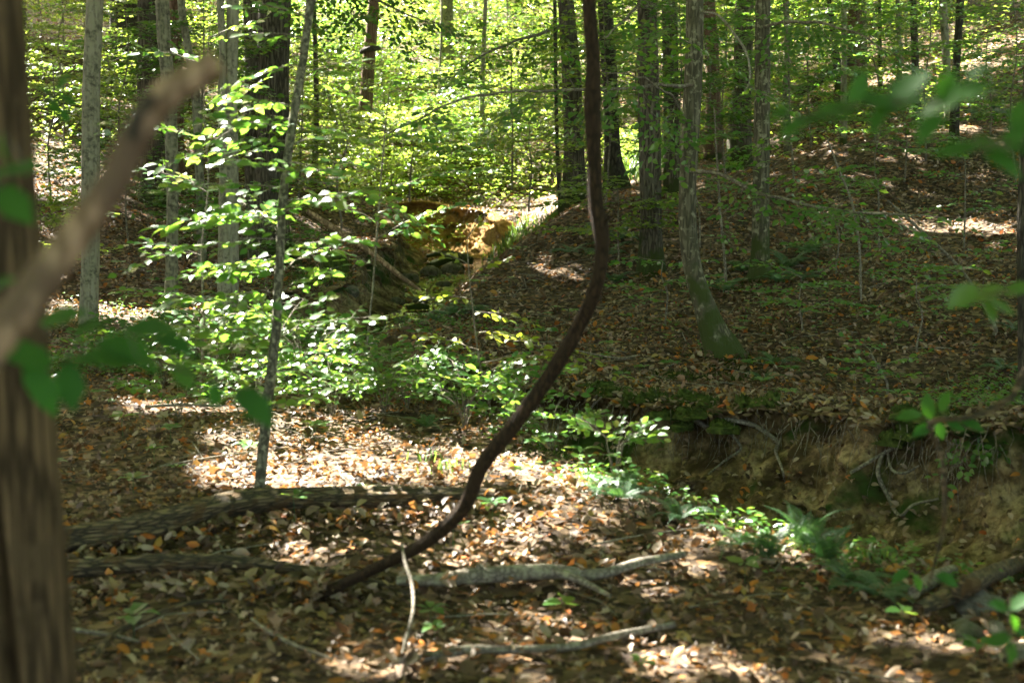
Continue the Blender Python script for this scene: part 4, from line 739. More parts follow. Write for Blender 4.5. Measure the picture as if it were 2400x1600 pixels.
sapling('low sapling of flat leaves above the right end of the bank', [(2080, 900, 13.3, 6), (2060, 860, 13.3, 6), (2040, 830, 13.3, 4)], [(2070, 870, 13.3, 1990, 850, 13.0, .3), (2060, 860, 13.3, 2160, 835, 13.1, .3), (2050, 840, 13.3, 2020, 800, 13.6, .25), (2075, 880, 13.3, 2120, 880, 12.9, .25)], seed=33, leaf=.08)
sapling('sapling drooping over the far right end of the earth bank', [(2440, 1020, 10.9, 12), (2380, 985, 10.8, 10), (2320, 990, 10.6, 7), (2270, 1000, 10.4, 4)], [(2400, 1000, 10.8, 2290, 1080, 10.4, .24), (2360, 985, 10.8, 2260, 1090, 10.3, .22), (2330, 990, 10.6, 2210, 1140, 10.2, .2), (2420, 1010, 10.9, 2340, 1160, 10.4, .22), (2440, 1020, 10.9, 2400, 1110, 10.3, .24), (2420, 960, 10.9, 2330, 930, 10.5, .2)], seed=34, leaf=.08)
sapling('sapling with light leaves beside the straight moss patched tree', [(1700, 640, 18.5, 7), (1692, 520, 18.4, 6), (1680, 380, 18.2, 5), (1672, 250, 18.0, 4)], [(1690, 500, 18.4, 1760, 470, 18, .3), (1684, 430, 18.3, 1600, 400, 18, .3), (1680, 380, 18.2, 1760, 340, 17.8, .3), (1676, 300, 18.1, 1600, 280, 17.8, .3), (1674, 270, 18, 1760, 220, 17.7, .3), (1692, 540, 18.4, 1720, 580, 18, .2)], seed=35)
MIDS = [(1960, 620, 18.5, 170, 'small flat leaved sapling on the open litter slope'), (2150, 800, 15, 150, 'small sapling before the middle of the right slope'), (2260, 560, 20, 230, 'sapling in the open middle of the right slope'), (1880, 760, 16.5, 110, 'tiny sapling right of the curved foot'), (1560, 740, 17, 130, 'tiny sapling left of the curved foot'), (2060, 560, 20, 260, 'sapling standing behind the tall thin pale one'), (1660, 300, 26, 330, 'leafy sapling in front of the red brown trunk'), (1500, 330, 27, 360, 'leafy sapling behind the black footed trunk'), (300, 560, 21, 230, 'sapling in the shade right of the pale blotched trunk'), (800, 520, 24, 260, 'sapling with dull tiers right of the largest trunk'), (470, 330, 24, 260, 'leafy sapling by the crooked trunk'), (1240, 480, 25, 200, 'sapling at the sunny foot of the bright slope'), (1900, 330, 26, 300, 'sapling before the leaning dead log'),
 (2320, 330, 27, 250, 'sapling high on the right slope'), (1450, 600, 21, 170, 'sapling between the vine and the black footed trunk'), (120, 480, 23, 330, 'sapling on the slope beside the cracked trunk'), (960, 460, 31, 170, 'sapling on top of the orange clay bank'), (2120, 420, 25, 200, 'sapling in the middle of the right slope'),
 (150, 330, 27, 330, 'leafy sapling before the top of the left slope'), (290, 420, 24, 400, 'tall leafy sapling between the pale blotched trunk and the slim mottled one'), (480, 480, 22, 480, 'tall leafy sapling before the paired pale trunks'), (700, 480, 25, 480, 'tall leafy sapling hard right of the largest trunk'), (590, 640, 20, 200, 'low sapling at the mossy foot of the largest trunk'),
 (1420, 470, 24, 480, 'leafy sapling behind the vine'), (1600, 480, 23, 470, 'tall sapling hidden by the curved footed tree'), (1700, 420, 24, 420, 'leafy sapling before the dark broad trunk'), (1860, 420, 23, 400, 'leafy sapling right of the straight moss patched tree'), (2050, 330, 27, 330, 'leafy sapling among the thin poles of the right slope'),
 (2170, 360, 25, 380, 'leafy sapling left of the touching pair of stems'), (2380, 420, 24, 440, 'leafy sapling at the right edge of the upper slope'), (60, 700, 18, 300, 'sapling almost hidden by the cracked trunk'), (1640, 560, 20, 170, 'low sapling between the black footed trunk and the curved one'), (780, 420, 30, 300, 'sapling at the left end of the bright slope'), (1200, 430, 29, 300, 'leafy sapling behind the sunny slope foot')]
for i, (x0, y0, Y, hh, lb) in enumerate(MIDS):
    g = random.Random(90+i); sp = []; small = x0 > 1500 and Y < 21; ns_ = 5 if small else 9+hh//28
    for j in range(ns_):
        f = .25+.75*j/(ns_-1); a = g.choice((-1, 1)); sp.append((x0, y0-hh*f, Y, x0+a*g.uniform(60, 190 if not small else 110)*22/Y, y0-hh*f-g.uniform(-12, 28), Y+g.uniform(-1.2, .9), .42 if not small else .2))
    sapling(lb, [(x0, y0, Y, 5), (x0+g.uniform(-12, 12), y0-hh*.4, Y, 4), (x0+g.uniform(-14, 14), y0-hh*.7, Y, 3), (x0+g.uniform(-8, 8), y0-hh, Y, 2)], sp, 'leaf_far' if (x0 < 200 or 650 < x0 < 1500) else 'leaf', .098, 60+i, limit=20)

# ------------------------------------------------------------------ close, out of focus leafy twigs
def near_twig(label, stem, leaves, mk='leaf_dark', seed=0):
    """leaves: (px, py, Y, angle deg in the picture, length m, tip depth offset)"""
    q = ppath(stem); b = Vector(q[0][:3]); root = empty('leafy_twig', b, label, 'twig', 'blurred leafy twigs close by'); P = smooth_path(q, .02)
    Geo().tube(P[:, :3], P[:, 3], 7, bump=.05, seed=seed).build('stem', M['log'], root, b); lm = leafmesh(mk); g = np.random.default_rng(seed)
    for i, (px, py, Y, ang, ln) in enumerate(leaves):
        ln *= 1.18
        p = np.array(at(px, py, Y)); a = math.radians(ang); D = np.array((math.cos(a), g.uniform(-.45, .25), math.sin(a))); D /= np.linalg.norm(D); Nn = np.array((g.normal(0, .35), -.55, .8))
        j = int(np.argmin(((P[:, :3]-p)**2).sum(1))); ps = P[j, :3]; B = basis(D[None], Nn[None])[0]; s = p-D*ln*.5
        o = bpy.data.objects.new('leaf', lm[i % 4]); COL.objects.link(o); o.parent = root; s_ = s-np.array(b); o.matrix_local = Matrix([[*(B[r]*ln*np.array((1, 1.02, 1))), s_[r]] for r in range(3)]+[[0, 0, 0, 1]])
        h = Geo(); h.tube([ps, (ps+s)/2+np.array((0, 0, .004)), s], [.0016, .0012, .0009], 4, cap=False); h.build('leaf_stalk', M['twig'], root, b)
near_twig('large dark out of focus leaves in front of the cracked trunk, lower cluster', [(-900, 2400, 2.4, 30), (-300, 1300, 2.5, 16), (-20, 880, 2.6, 9), (120, 850, 2.62, 7), (300, 840, 2.65, 6), (470, 880, 2.7, 4), (560, 925, 2.75, 3)],
  [(150, 745, 2.6, 15, .085), (235, 850, 2.62, 170, .10), (350, 770, 2.64, -5, .09), (300, 835, 2.66, -25, .12), (55, 835, 2.55, 160, .10), (95, 915, 2.55, -60, .10), (165, 905, 2.6, -80, .085), (410, 815, 2.68, -20, .085), (430, 880, 2.7, -55, .065), (595, 955, 2.75, -40, .10), (505, 925, 2.72, -85, .05), (30, 760, 2.6, 120, .05), (215, 770, 2.62, 20, .07)], seed=1)
near_twig('soft green leaves hanging before the middle of the cracked trunk', [(-700, 900, 2.3, 12), (-200, 560, 2.3, 6), (0, 440, 2.3, 4), (60, 395, 2.3, 3)], [(30, 480, 2.3, -40, .085), (15, 350, 2.3, -80, .05), (60, 395, 2.4, 10, .06), (10, 670, 2.3, 30, .05), (5, 410, 2.3, 20, .05)], seed=2)
near_twig('small blurred leaf cluster between the cracked trunk and the pale trunk', [(-300, 500, 4.1, 10), (0, 330, 4.1, 6), (90, 240, 4.1, 4), (130, 200, 4.1, 3)], [(118, 240, 4.1, 200, .06), (150, 195, 4.1, 60, .06), (128, 250, 4.15, -70, .05), (155, 235, 4.1, -20, .055), (100, 210, 4.1, 150, .05), (150, 270, 4.1, -60, .045)], seed=3)
near_twig('wide blurred leafy twig crossing the upper right', [(2900, 700, 2.8, 16), (2550, 330, 2.8, 9), (2380, 225, 2.75, 6), (2200, 235, 2.7, 5), (2020, 250, 2.7, 5), (1880, 275, 2.7, 3)],
  [(2280, 215, 2.7, 20, .075), (2200, 255, 2.7, 200, .08), (2130, 200, 2.7, 30, .08), (2180, 305, 2.7, 230, .07), (2050, 240, 2.7, 170, .08), (2010, 205, 2.7, 60, .065), (1960, 260, 2.7, 185, .08), (1900, 290, 2.7, 190, .07), (1860, 300, 2.7, 215, .06), (2060, 280, 2.72, 240, .06), (2220, 205, 2.7, 70, .06), (2120, 250, 2.7, 200, .08), (1830, 270, 2.7, 200, .05), (2300, 165, 2.7, 30, .05)], seed=4)
near_twig('blurred dark leaves at the right edge under the wide leafy twig', [(2900, 900, 2.7, 14), (2560, 420, 2.7, 8), (2420, 345, 2.7, 5), (2280, 330, 2.7, 3)], [(2240, 355, 2.7, 190, .075), (2310, 345, 2.7, 170, .075), (2380, 320, 2.7, 60, .07), (2350, 390, 2.7, -30, .08), (2400, 360, 2.7, -10, .08), (2390, 270, 2.7, 80, .06)], seed=5)
near_twig('yellow green blurred leaves at the right edge above the creek bank', [(2900, 1000, 3.6, 14), (2520, 760, 3.6, 8), (2400, 690, 3.55, 5), (2300, 690, 3.5, 3)], [(2255, 695, 3.5, 215, .085), (2320, 690, 3.55, 200, .08), (2350, 720, 3.55, -30, .07), (2390, 680, 3.55, 20, .07), (2320, 730, 3.55, -70, .06)], 'leaf', seed=6)
near_twig('blurred thin stem with green leaves hanging in front of the right bank', [(2900, 900, 5.2, 14), (2460, 850, 5.2, 18), (2370, 930, 5.2, 17), (2280, 975, 5.2, 14), (2180, 992, 5.2, 12), (2205, 1060, 5.2, 12), (2215, 1150, 5.2, 11), (2210, 1240, 5.2, 10), (2185, 1340, 5.2, 7), (2175, 1370, 5.2, 4)],
  [(2130, 975, 5.2, 190, .09), (2175, 950, 5.2, 100, .09), (2215, 940, 5.2, 70, .08), (2160, 1010, 5.2, 200, .08), (2240, 1000, 5.2, -20, .08), (2280, 1000, 5.2, -20, .09), (2205, 1010, 5.2, -80, .06), (2110, 1350, 5.3, 215, .075), (2150, 1365, 5.3, -60, .075), (2220, 1360, 5.3, -25, .09)], seed=7)
near_twig('upright sprig of blurred leaves in the lower right corner', [(2420, 2000, 4.2, 9), (2400, 1700, 4.2, 8), (2370, 1540, 4.2, 6), (2365, 1440, 4.2, 4), (2370, 1380, 4.2, 3)], [(2340, 1420, 4.2, 160, .07), (2395, 1410, 4.2, 40, .08), (2340, 1500, 4.2, 200, .08), (2365, 1530, 4.2, -80, .08), (2400, 1490, 4.2, -30, .07), (2375, 1460, 4.2, 110, .06)], seed=8)

# ------------------------------------------------------------------ ferns
def frond_mesh(seed, n=24, L=1.0):
    g = random.Random(seed); V = []; F = []
    def mid(t): return np.array((t*L*(1-.12*t), 0, .42*t-.62*t*t))
    for i in range(n):
        t0 = .08+.92*i/n; w = .165*math.sin(min(1, (t0+.12))**.8*math.pi)**.8+.012; a = mid(t0); b_ = mid(t0+.017)
        for s in (-1, 1):
            dz = g.uniform(-.03, .01); tip = a+np.array((w*.32, s*w, -w*.12+dz)); m1 = a+np.array((w*.10, s*w*.5, .006)); m2 = b_+np.array((w*.18, s*w*.5, .004)); k = len(V)
            V += [a, m1, tip, m2, b_]; F += [(k, k+1, k+3, k+4), (k+1, k+2, k+3)]
    k = len(V)
    for i in range(7):
        t = i/6; p = mid(t); V += [p+np.array((0, -.004, 0)), p+np.array((0, .004, 0)), p+np.array((0, 0, .006))]
        if i: o = k+3*i; F += [(o-3, o-2, o+1, o), (o-2, o-1, o+2, o+1), (o-1, o-3, o, o+2)]
    me = mesh('frond', np.array(V), F, None, False); me.materials.append(M['fern']); return me
FR = [frond_mesh(i) for i in range(4)]
def fern(px, py, Y, size, n, label, seed, el=(.35, .9), snap=True, grp='ferns'):
    g = random.Random(seed); b = hit(px, py) if Y < 19 else at(px, py, Y)
    b.z = hz(b.x, b.y)+.02
    root = empty('fern', b, label, 'fern', grp)
    for i in range(n):
        o = bpy.data.objects.new('frond', FR[g.randrange(4)]); COL.objects.link(o); o.parent = root
        o.rotation_euler = (g.uniform(-.25, .25), -g.uniform(*el)+.25, i*6.283/n+g.uniform(-.35, .35)); s = size*.92*g.uniform(.7, 1.1); o.scale = (s, s*g.uniform(.85, 1.15), s)
fl = [(1455, 1175, 9.7, .42, 9, 'dark fern at the gully edge right of the vine'), (1400, 1160, 9.9, .35, 7, 'small fern in the sunny litter beside the dark fern'), (1590, 1230, 9.4, .36, 7, 'fern in shade below the bank foot'), (1885, 1300, 9.2, .46, 9, 'bright upright fern clump below the earth bank'), (1935, 1330, 8.9, .40, 9, 'sunlit fern just right of the upright clump'),
      (1800, 1320, 8.7, .38, 8, 'feathery sunlit fern left of the upright clump'), (1990, 1375, 8.5, .40, 8, 'pale green fern on the gully edge'), (2060, 1410, 8.6, .36, 8, 'low fern near the lower right log'), (1730, 1290, 8.9, .34, 7, 'fern with bleached tips on the sunny gully edge'), (1820, 862, 14.1, .44, 6, 'single broad fern drooping over the bank top'),
      (1790, 900, 13.3, .34, 5, 'fern hanging under the broad one at the bank top'), (1700, 612, 19.5, .6, 9, 'dark fern left of the straight moss patched tree'), (1740, 590, 20.5, .6, 9, 'fern tucked against the straight moss patched tree'), (1850, 570, 20.5, .75, 11, 'large fern right of the straight moss patched tree'), (1900, 560, 21.5, .65, 10, 'fern at the back right of the large one'),
      (1830, 610, 19.5, .55, 9, 'fern in front of the large one'), (1880, 600, 19.8, .55, 8, 'lowest fern of the clump right of the moss patched tree'), (1420, 560, 22, .65, 9, 'fern just right of the vine in the shade'), (1450, 520, 23, .6, 9, 'fern behind the vine by the black footed trunk'), (1370, 530, 23.5, .6, 9, 'fern on the slope left of the vine'), (1340, 560, 22.5, .55, 8, 'fern below the grey trunk on the slope'),
      (1440, 600, 20.5, .5, 8, 'fern before the black footed trunk'), (1060, 745, 18.5, .55, 10, 'fern beside the creek water'), (1100, 735, 18.8, .5, 8, 'fern on the creek edge right of the water'), (1020, 760, 18.2, .45, 8, 'low fern at the front of the creek water'), (2330, 245, 30, .9, 9, 'silvery sunlit fern high on the right slope'), (2290, 280, 29, .6, 8, 'fern below the silvery one on the right slope'), (2370, 290, 28.5, .8, 10, 'dark fern at the right edge of the upper slope'),
      (780, 690, 21, .5, 9, 'fern on the mossy left bank of the creek'), (745, 650, 22.5, .5, 9, 'fern by the mossy stump left of the creek'), (760, 730, 19.5, .45, 8, 'fern above the bright shrubs on the left bank'), (2350, 870, 13.6, .4, 8, 'fern under the right edge trunk'), (2380, 780, 15, .45, 8, 'fern behind the right edge trunk'), (1000, 1010, 11.8, .3, 7, 'small grassy fern at the near gully lip'),
      (470, 715, 18.0, .4, 8, 'yellowish sunlit fern at the foot of the paired pale trunks'), (2160, 1075, 10.9, .35, 6, 'fern hanging on the bank below the right edge sapling')]
for i, (px, py, Y, s, n, lb) in enumerate(fl): fern(px, py, Y, s, n, lb, i, el=(.7, 1.35) if 'upright' in lb or 'silvery' in lb else (.35, .9))

# ------------------------------------------------------------------ seedlings dotted over the litter
def seedling_proto(seed):
    g = np.random.default_rng(seed); n = g.integers(3, 7); b = np.zeros(3); h = g.uniform(.06, .14); L = [[], [], [], []]
    for i in range(n):
        a = i*2.4+g.uniform(-.3, .3); L[0].append((math.cos(a)*.01, math.sin(a)*.01, h)); L[1].append((math.cos(a), math.sin(a), .1)); L[2].append((g.normal(0, .2), g.normal(0, .2), 1)); L[3].append(g.uniform(.055, .11))
    return h, [np.array(v) for v in L]
protos = [seedling_proto(i) for i in range(5)]; stems = []
for h, L in protos:
    g = Geo(); g.tube([(0, 0, -.02), (.004, 0, h*.5), (0, 0, h)], [.0022, .0018, .0015], 4, cap=False); me = mesh('stem', np.concatenate(g.V), g.F); me.materials.append(M['fern']); stems.append(me)
lm = leafmesh('leaf'); made = 0; xs, ys = frustum_points(6, 24, 1.25, .3); ns = height(xs, ys); sdc, pc = creek_at(xs, ys)
for i in range(len(xs)):
    if made >= 230: break
    if pc[i, 0]+.3 > ns[i] or (abs(sdc[i]) < 1.3): continue
    h, L = protos[i % 5]; root = empty('seedling', (xs[i], ys[i], ns[i]+.01), 'small green seedling with a few leaves poking out of the leaf litter', 'seedling', 'green seedlings in the leaf litter'); made += 1
    root.rotation_euler = (0, 0, random.random()*6.28); s = random.uniform(.7, 1.5); root.scale = (s, s, s)
    o = bpy.data.objects.new('stem', stems[i % 5]); COL.objects.link(o); o.parent = root
    B = basis(L[1], L[2])
    for j in range(len(L[0])):
        o = bpy.data.objects.new('leaf', lm[j % 4]); COL.objects.link(o); o.parent = root
        o.matrix_local = Matrix([[*(B[j][r]*L[3][j]), L[0][j][r]] for r in range(3)]+[[0, 0, 0, 1]])

# low green plants too many to count on the slopes and along the creek
def cover(regions, name, label, mk, seed, sz=(.05, .09), hh=(.03, .22)):
    g = np.random.default_rng(seed); parts = []
    for px, py, Y, rx, ry, n in regions:
        c = at(px, py, Y); k = int(n); x = c.x+g.normal(0, rx*.5, k); y = c.y+g.normal(0, ry*.5, k)
        x = np.repeat(x, 5)+g.normal(0, .05, k*5); y = np.repeat(y, 5)+g.normal(0, .05, k*5); z = height(x, y)+g.uniform(*hh, k*5); a = g.uniform(0, 6.28, k*5)
        parts.append(leaves_mesh(np.stack([x, y, z], 1), np.stack([np.cos(a), np.sin(a), g.normal(-.05, .25, k*5)], 1), np.stack([g.normal(0, .3, k*5), g.normal(0, .3, k*5), np.ones(k*5)], 1), g.uniform(*sz, k*5), LEAF_4))
    V, F, R = join(parts); tag(obj(name, mesh(name, V, F, R, False), M[mk]), label, 'ground cover', None, 'stuff')
cover([(350, 860, 14.2, 1.8, 1.2, 260), (150, 890, 13.8, .8, .8, 90), (600, 830, 15, 1.6, 1.2, 220), (850, 850, 14.6, 1.3, .8, 150), (420, 720, 18, 1.6, .8, 60), (750, 690, 21, 1.2, 1.5, 200), (1000, 780, 17.6, 1.0, 1, 70), (1250, 780, 17, 2.5, 1.5, 40), (1950, 760, 17, 3.5, 2.5, 90), (2250, 880, 13.6, .8, .6, 60), (2380, 860, 13.8, .5, .6, 90), (2300, 1040, 11, .5, .3, 60), (1900, 1370, 8.7, 1.0, .4, 120), (2200, 1530, 7.8, 1.0, .6, 80), (2150, 1480, 8.2, .8, .3, 90), (1300, 1060, 10.9, .5, .3, 60), (1480, 1210, 9.4, .6, .3, 70)],
      'ground_cover', 'low green plants spreading over the litter along the creek', 'leaf', 5, (.04, .075), (.02, .16))
cover([(900, 400, 37, 4, 3, 900), (1150, 420, 36, 3, 3, 500), (700, 430, 33, 3, 3, 400), (1000, 300, 42, 7, 5, 1400), (300, 200, 34, 5, 4, 500), (1480, 370, 32, 1.2, 2, 260), (1700, 330, 33, 3, 3, 250), (2100, 300, 29, 4, 3, 160), (2300, 250, 32, 3, 4, 180), (500, 250, 36, 4, 4, 300), (120, 300, 29, 2, 3, 150), (1900, 250, 34, 3, 3, 250), (1000, 120, 50, 16, 9, 1500), (1200, 60, 57, 26, 9, 1600), (500, 120, 48, 10, 8, 700), (1900, 80, 48, 10, 8, 700), (2250, 100, 42, 5, 6, 250), (1100, 20, 64, 34, 10, 1800)],
      'slope_undergrowth', 'yellow green low undergrowth covering the far slopes', 'leaf_far', 6, (.09, .16), (.03, .9))

# ------------------------------------------------------------------ understory trees of the bright slope
def under_proto(seed, H, nl, lf):
    g = np.random.default_rng(seed); geo = Geo(); pts = [(0, 0, -.2), (.1*g.normal(), 0, H*.3), (.15*g.normal(), .05, H*.65), (0, 0, H)]; P = smooth_path(pts, .3); geo.tube(P, np.linspace(.024, .006, len(P)), 7, bump=.05)
    L = [[], [], [], []]
    for i in range(nl):
        f = (i+1)/nl; z = H*(.16+.84*f); a = i*2.4+g.uniform(-.4, .4); l = 2.1*(1-.45*f)*g.uniform(.55, 1.15); e = np.array((math.cos(a)*l, math.sin(a)*l, z+g.uniform(-.1, .35)))
        tw, p, D, N, S = spray((0, 0, z-.1), e, .62, lf, lf*.62, seed=seed*100+i, side_gap=.11, tilt=.5)
        geo.tube(tw[0][0], tw[0][1]*1.5, 4, cap=False)
        for t in tw[1:]: geo.tube(t[0], t[1], 3, cap=False)
        for k, v in enumerate((p, D, N, S)): L[k].append(v)
    p, D, N, S = [np.concatenate(v) for v in L]; V, F, R = leaves_mesh(p, D, N, S, LEAF_4)
    ms = mesh('stem', np.concatenate(geo.V), geo.F); ms.materials.append(M['twig']); mf = mesh('foliage', V, F, R, False); mf.materials.append(M['leaf_far']); return ms, mf
UP = [under_proto(1, 3.2, 24, .13), under_proto(2, 4.6, 30, .14), under_proto(3, 2.0, 18, .115), under_proto(4, 5.5, 36, .16)]
UPD = []
for ms, mf in UP: c_ = mf.copy(); c_.materials.clear(); c_.materials.append(M['leaf']); UPD.append((ms, c_))
spots = []
g = random.Random(5)
UNDER = [ # px, py of foot, distance, proto, scale, label
 (700, 420, 36, 1), (760, 330, 40, 0), (830, 250, 44, 1), (905, 340, 39, 0), (960, 240, 44, 1), (1010, 330, 40, 2), (1085, 280, 42, 0), (1150, 310, 40, 2), (1200, 240, 45, 1), (1260, 300, 41, 0), (1300, 200, 47, 1), (1390, 260, 43, 0), (1460, 200, 46, 1), (800, 160, 50, 3), (900, 120, 54, 3), (1000, 150, 51, 3), (1100, 140, 52, 1), (1190, 110, 55, 3), (1300, 90, 56, 3), (1420, 90, 54, 3), (1540, 130, 48, 1), (1620, 180, 44, 0),
 (1700, 140, 46, 3), (1780, 190, 42, 1), (1850, 120, 46, 3), (1920, 170, 42, 0), (2050, 120, 44, 1), (2150, 90, 45, 1), (2240, 120, 41, 2), (1600, 300, 36, 2), (700, 180, 46, 3), (600, 200, 44, 1), (500, 160, 44, 3), (430, 240, 36, 0), (340, 120, 42, 1), (240, 130, 38, 2), (150, 110, 40, 1), (100, 250, 33, 2), (250, 260, 31, 2), (60, 60, 42, 3), (560, 330, 34, 0), (640, 60, 54, 3), (1060, 40, 60, 3), (800, 40, 60, 3), (950, 30, 62, 3), (1250, 20, 60, 3), (1550, 30, 58, 3), (1980, 50, 50, 3), (2330, 40, 44, 1), (450, 50, 50, 3), (2200, 10, 50, 3), (1750, 30, 54, 3), (1330, 330, 38, 2), (780, 110, 47, 1), (860, 190, 46, 1), (930, 170, 49, 1), (1040, 210, 47, 1), (1120, 200, 47, 1), (1250, 160, 49, 1), (1360, 150, 50, 3), (720, 250, 42, 1), (830, 310, 41, 1), (1190, 290, 43, 1), (1100, 90, 57, 3), (980, 80, 58, 3), (860, 80, 57, 3), (740, 90, 53, 3), (1210, 60, 58, 3), (1350, 50, 57, 3), (1480, 40, 56, 3), (1640, 90, 50, 3), (1830, 40, 53, 3), (1900, 100, 48, 3), (2080, 50, 48, 3), (2280, 60, 46, 1), (2120, 160, 40, 1), (1980, 150, 42, 1), (1760, 250, 38, 1), (560, 120, 50, 3), (380, 180, 40, 1), (200, 80, 42, 1), (120, 180, 36, 0), (270, 200, 34, 0), (560, 240, 39, 1), (1420, 170, 47, 1), (910, 420, 35.5, 2), (1060, 390, 37, 2), (870, 395, 36, 2), (1170, 360, 37, 2), (980, 380, 36, 2), (330, 300, 30, 2), (1860, 270, 34, 2), (2000, 260, 33, 2)]
zone = lambda px, py: ('far up' if py < 70 else 'high on' if py < 160 else 'halfway up' if py < 270 else 'at the foot of')
near_names = [(t['p'][0][0], t['l']) for t in TREES if not t.get('off')]
cnt = {}
SHORT = [(60, 'cracked trunk'), (214, 'pale blotched trunk'), (290, 'thick mossy trunk'), (352, 'broad furrowed trunk'), (425, 'crooked thin trunk'), (540, 'paired pale trunks'), (640, 'largest trunk'), (740, 'very thin dark stem'), (866, 'rusty dead snag'), (1030, 'hair thin stem'), (1132, 'short pale stem'), (1302, 'pole thin stem'), (1340, 'flared grey trunk'), (1388, 'hanging vine'), (1430, 'dark trunk by the vine'), (1522, 'black footed trunk'), (1574, 'grey neighbour trunk'), (1625, 'curved footed tree'), (1670, 'red brown trunk'), (1740, 'dark broad trunk'), (1786, 'moss patched tree'), (1845, 'slender stem'), (1962, 'leaning dead log'), (2006, 'wide brown trunk'), (2063, 'thin dark pole'), (2108, 'yellowish pole'), (2145, 'dark straight pole'), (2222, 'touching stems'), (2350, 'silvery fern')]
for i, (px, py, Y, k) in enumerate(UNDER):
    v = at(px, py, Y); v.z = hz(v.x, v.y); side = 'left slope' if px < 680 else 'bright middle slope' if px < 1500 else 'right slope'
    kind = ('bushy', 'tall', 'low', 'very tall')[k]; nm_, sd_ = min(((abs(px-q), n_, px-q) for q, n_ in SHORT))[1:]
    lb = f"{kind} young tree {zone(px, py)} the slope, {'behind' if abs(sd_) < 12 else 'left of' if sd_ < 0 else 'right of'} the {nm_}"
    if lb in cnt: lb = lb.replace(kind, ('paler', 'denser', 'wispy', 'smaller')[min(3, cnt[lb]-1)]+' '+kind); cnt[lb] = cnt.get(lb, 0)+1
    cnt[lb] = cnt.get(lb, 0)+1
    root = empty('understory_tree', v, lb, 'young tree', 'young leafy trees on the slopes'); s = g.uniform(.85, 1.2); root.scale = (s, s, s); root.rotation_euler = (0, 0, g.uniform(0, 6.28))
    for nm, me in (('stem', UP[k][0]), ('foliage', (UPD if i % 5 in (1, 3) else UP)[k][1])):
        o = bpy.data.objects.new(nm, me); COL.objects.link(o); o.parent = root
        if nm == 'foliage': o['kind'] = 'stuff'

for i, (x, y) in enumerate([(-7, 6), (-9, 10), (-10, 15), (-13, 12), (-12, 22), (7, 9), (9, 14), (11, 20), (12, 10), (-5, -4), (0, -7), (5, -4), (-8, -2), (8, 1), (-12, 4), (13, 5), (2, -12), (-4, -12), (-16, 28), (15, 27), (-6, 1.5), (6.5, 4)]):  # unseen trees added to screen low sky light around the camera
    root = empty('understory_tree', (x, y, hz(x, y)), 'leafy understory tree added outside the picture to screen sky light', 'young tree', 'understory trees added outside the picture'); root.rotation_euler = (0, 0, i*1.3); k = (1, 3)[i % 2]
    for nm, me in (('stem', UP[k][0]), ('foliage', (UPD if i % 5 in (1, 3) else UP)[k][1])):
        o = bpy.data.objects.new(nm, me); COL.objects.link(o); o.parent = root
        if nm == 'foliage': o['kind'] = 'stuff'
# ------------------------------------------------------------------ moss on the lips and stones, hanging rootlets, grass, algae, small twigs
def tufts(pos, N, size, spread, g):
    """three bladed tufts, returns triangles"""
    n = len(pos); a = g.uniform(0, 6.28, n); D = np.stack([np.cos(a), np.sin(a), np.zeros(n)], 1); up = N+g.normal(0, spread, (n, 3)); up /= np.linalg.norm(up, axis=1)[:, None]
    w = size*.16; A = pos-D*w[:, None]; B = pos+D*w[:, None]; T = pos+up*size[:, None]
    return np.stack([A, B, T], 1).reshape(-1, 3), np.arange(n*3).reshape(-1, 3)
LX, LY, LZ, LN, LS = LIP; g = np.random.default_rng(11); mp = []; mpN = []; cush = Geo()
for i in range(0, len(LX), 9):
    if vn(np.array([LS[i]*1.1]), np.array([0.]), 91)[0] > -.12:
        for _ in range(3):
            o = g.uniform(-.10, .22); c = np.array((LX[i]+LN[i, 0]*o+g.normal(0, .05), LY[i]+LN[i, 1]*o, LZ[i]+.01-max(0, -o+.04)*1.6)); r = np.array((g.uniform(.06, .17), g.uniform(.06, .15), g.uniform(.04, .10)))
            K = 10; R = 6; V = []
            for a in range(R):
                ph = a/(R-1)*math.pi*.55
                for b in range(K): th = b*2*math.pi/K; V.append(c+r*np.array((math.sin(ph)*math.cos(th), math.sin(ph)*math.sin(th), math.cos(ph)))*(1+.22*g.normal()))
            cush.add(V, [(a*K+b, a*K+(b+1) % K, (a+1)*K+(b+1) % K, (a+1)*K+b) for a in range(R-1) for b in range(K)])
            q = g.normal(0, 1, (110, 3)); q[:, 2] = np.abs(q[:, 2]); q /= np.linalg.norm(q, axis=1)[:, None]; mp.append(c+q*r); mpN.append(q)
# moss round tree feet and on the near gully edge
for (px, py, Y, rx, ry, n) in [(1690, 850, 15.3, .45, .35, 1600), (1640, 880, 14.6, .7, .35, 2200), (1526, 635, 20.8, .35, .3, 700), (1781, 662, 19.8, .3, .3, 500), (630, 615, 23.8, .6, .5, 1200), (770, 610, 23.5, .5, .9, 2400), (790, 690, 21.2, .5, .7, 2000), (760, 640, 22.4, .6, .7, 2200), (1330, 1110, 10.6, .35, .35, 700), (1500, 1190, 9.5, .35, .25, 500), (1600, 1260, 8.8, .3, .2, 300), (880, 880, 14.3, .5, .3, 1500), (870, 500, 33.5, 1.2, .8, 2500), (960, 620, 20, .2, .4, 200), (540, 1215, 8.7, .25, .1, 300)]:
    c = at(px, py, Y); x = g.normal(c.x, rx*.5, n); y = g.normal(c.y, ry*.5, n); m_ = fbm(x*3, y*3, 77, 3) > -.15; x, y = x[m_], y[m_]; mp.append(np.stack([x, y, height(x, y)+.01], 1)); mpN.append(normals(x, y))
mp = np.concatenate(mp); mpN = np.concatenate(mpN); V, F = tufts(mp, mpN, g.uniform(.02, .06, len(mp)), .7, g)
cush.V.append(V); cush.F += [tuple(int(q)+cush.n for q in f) for f in F]; cush.n += len(V)
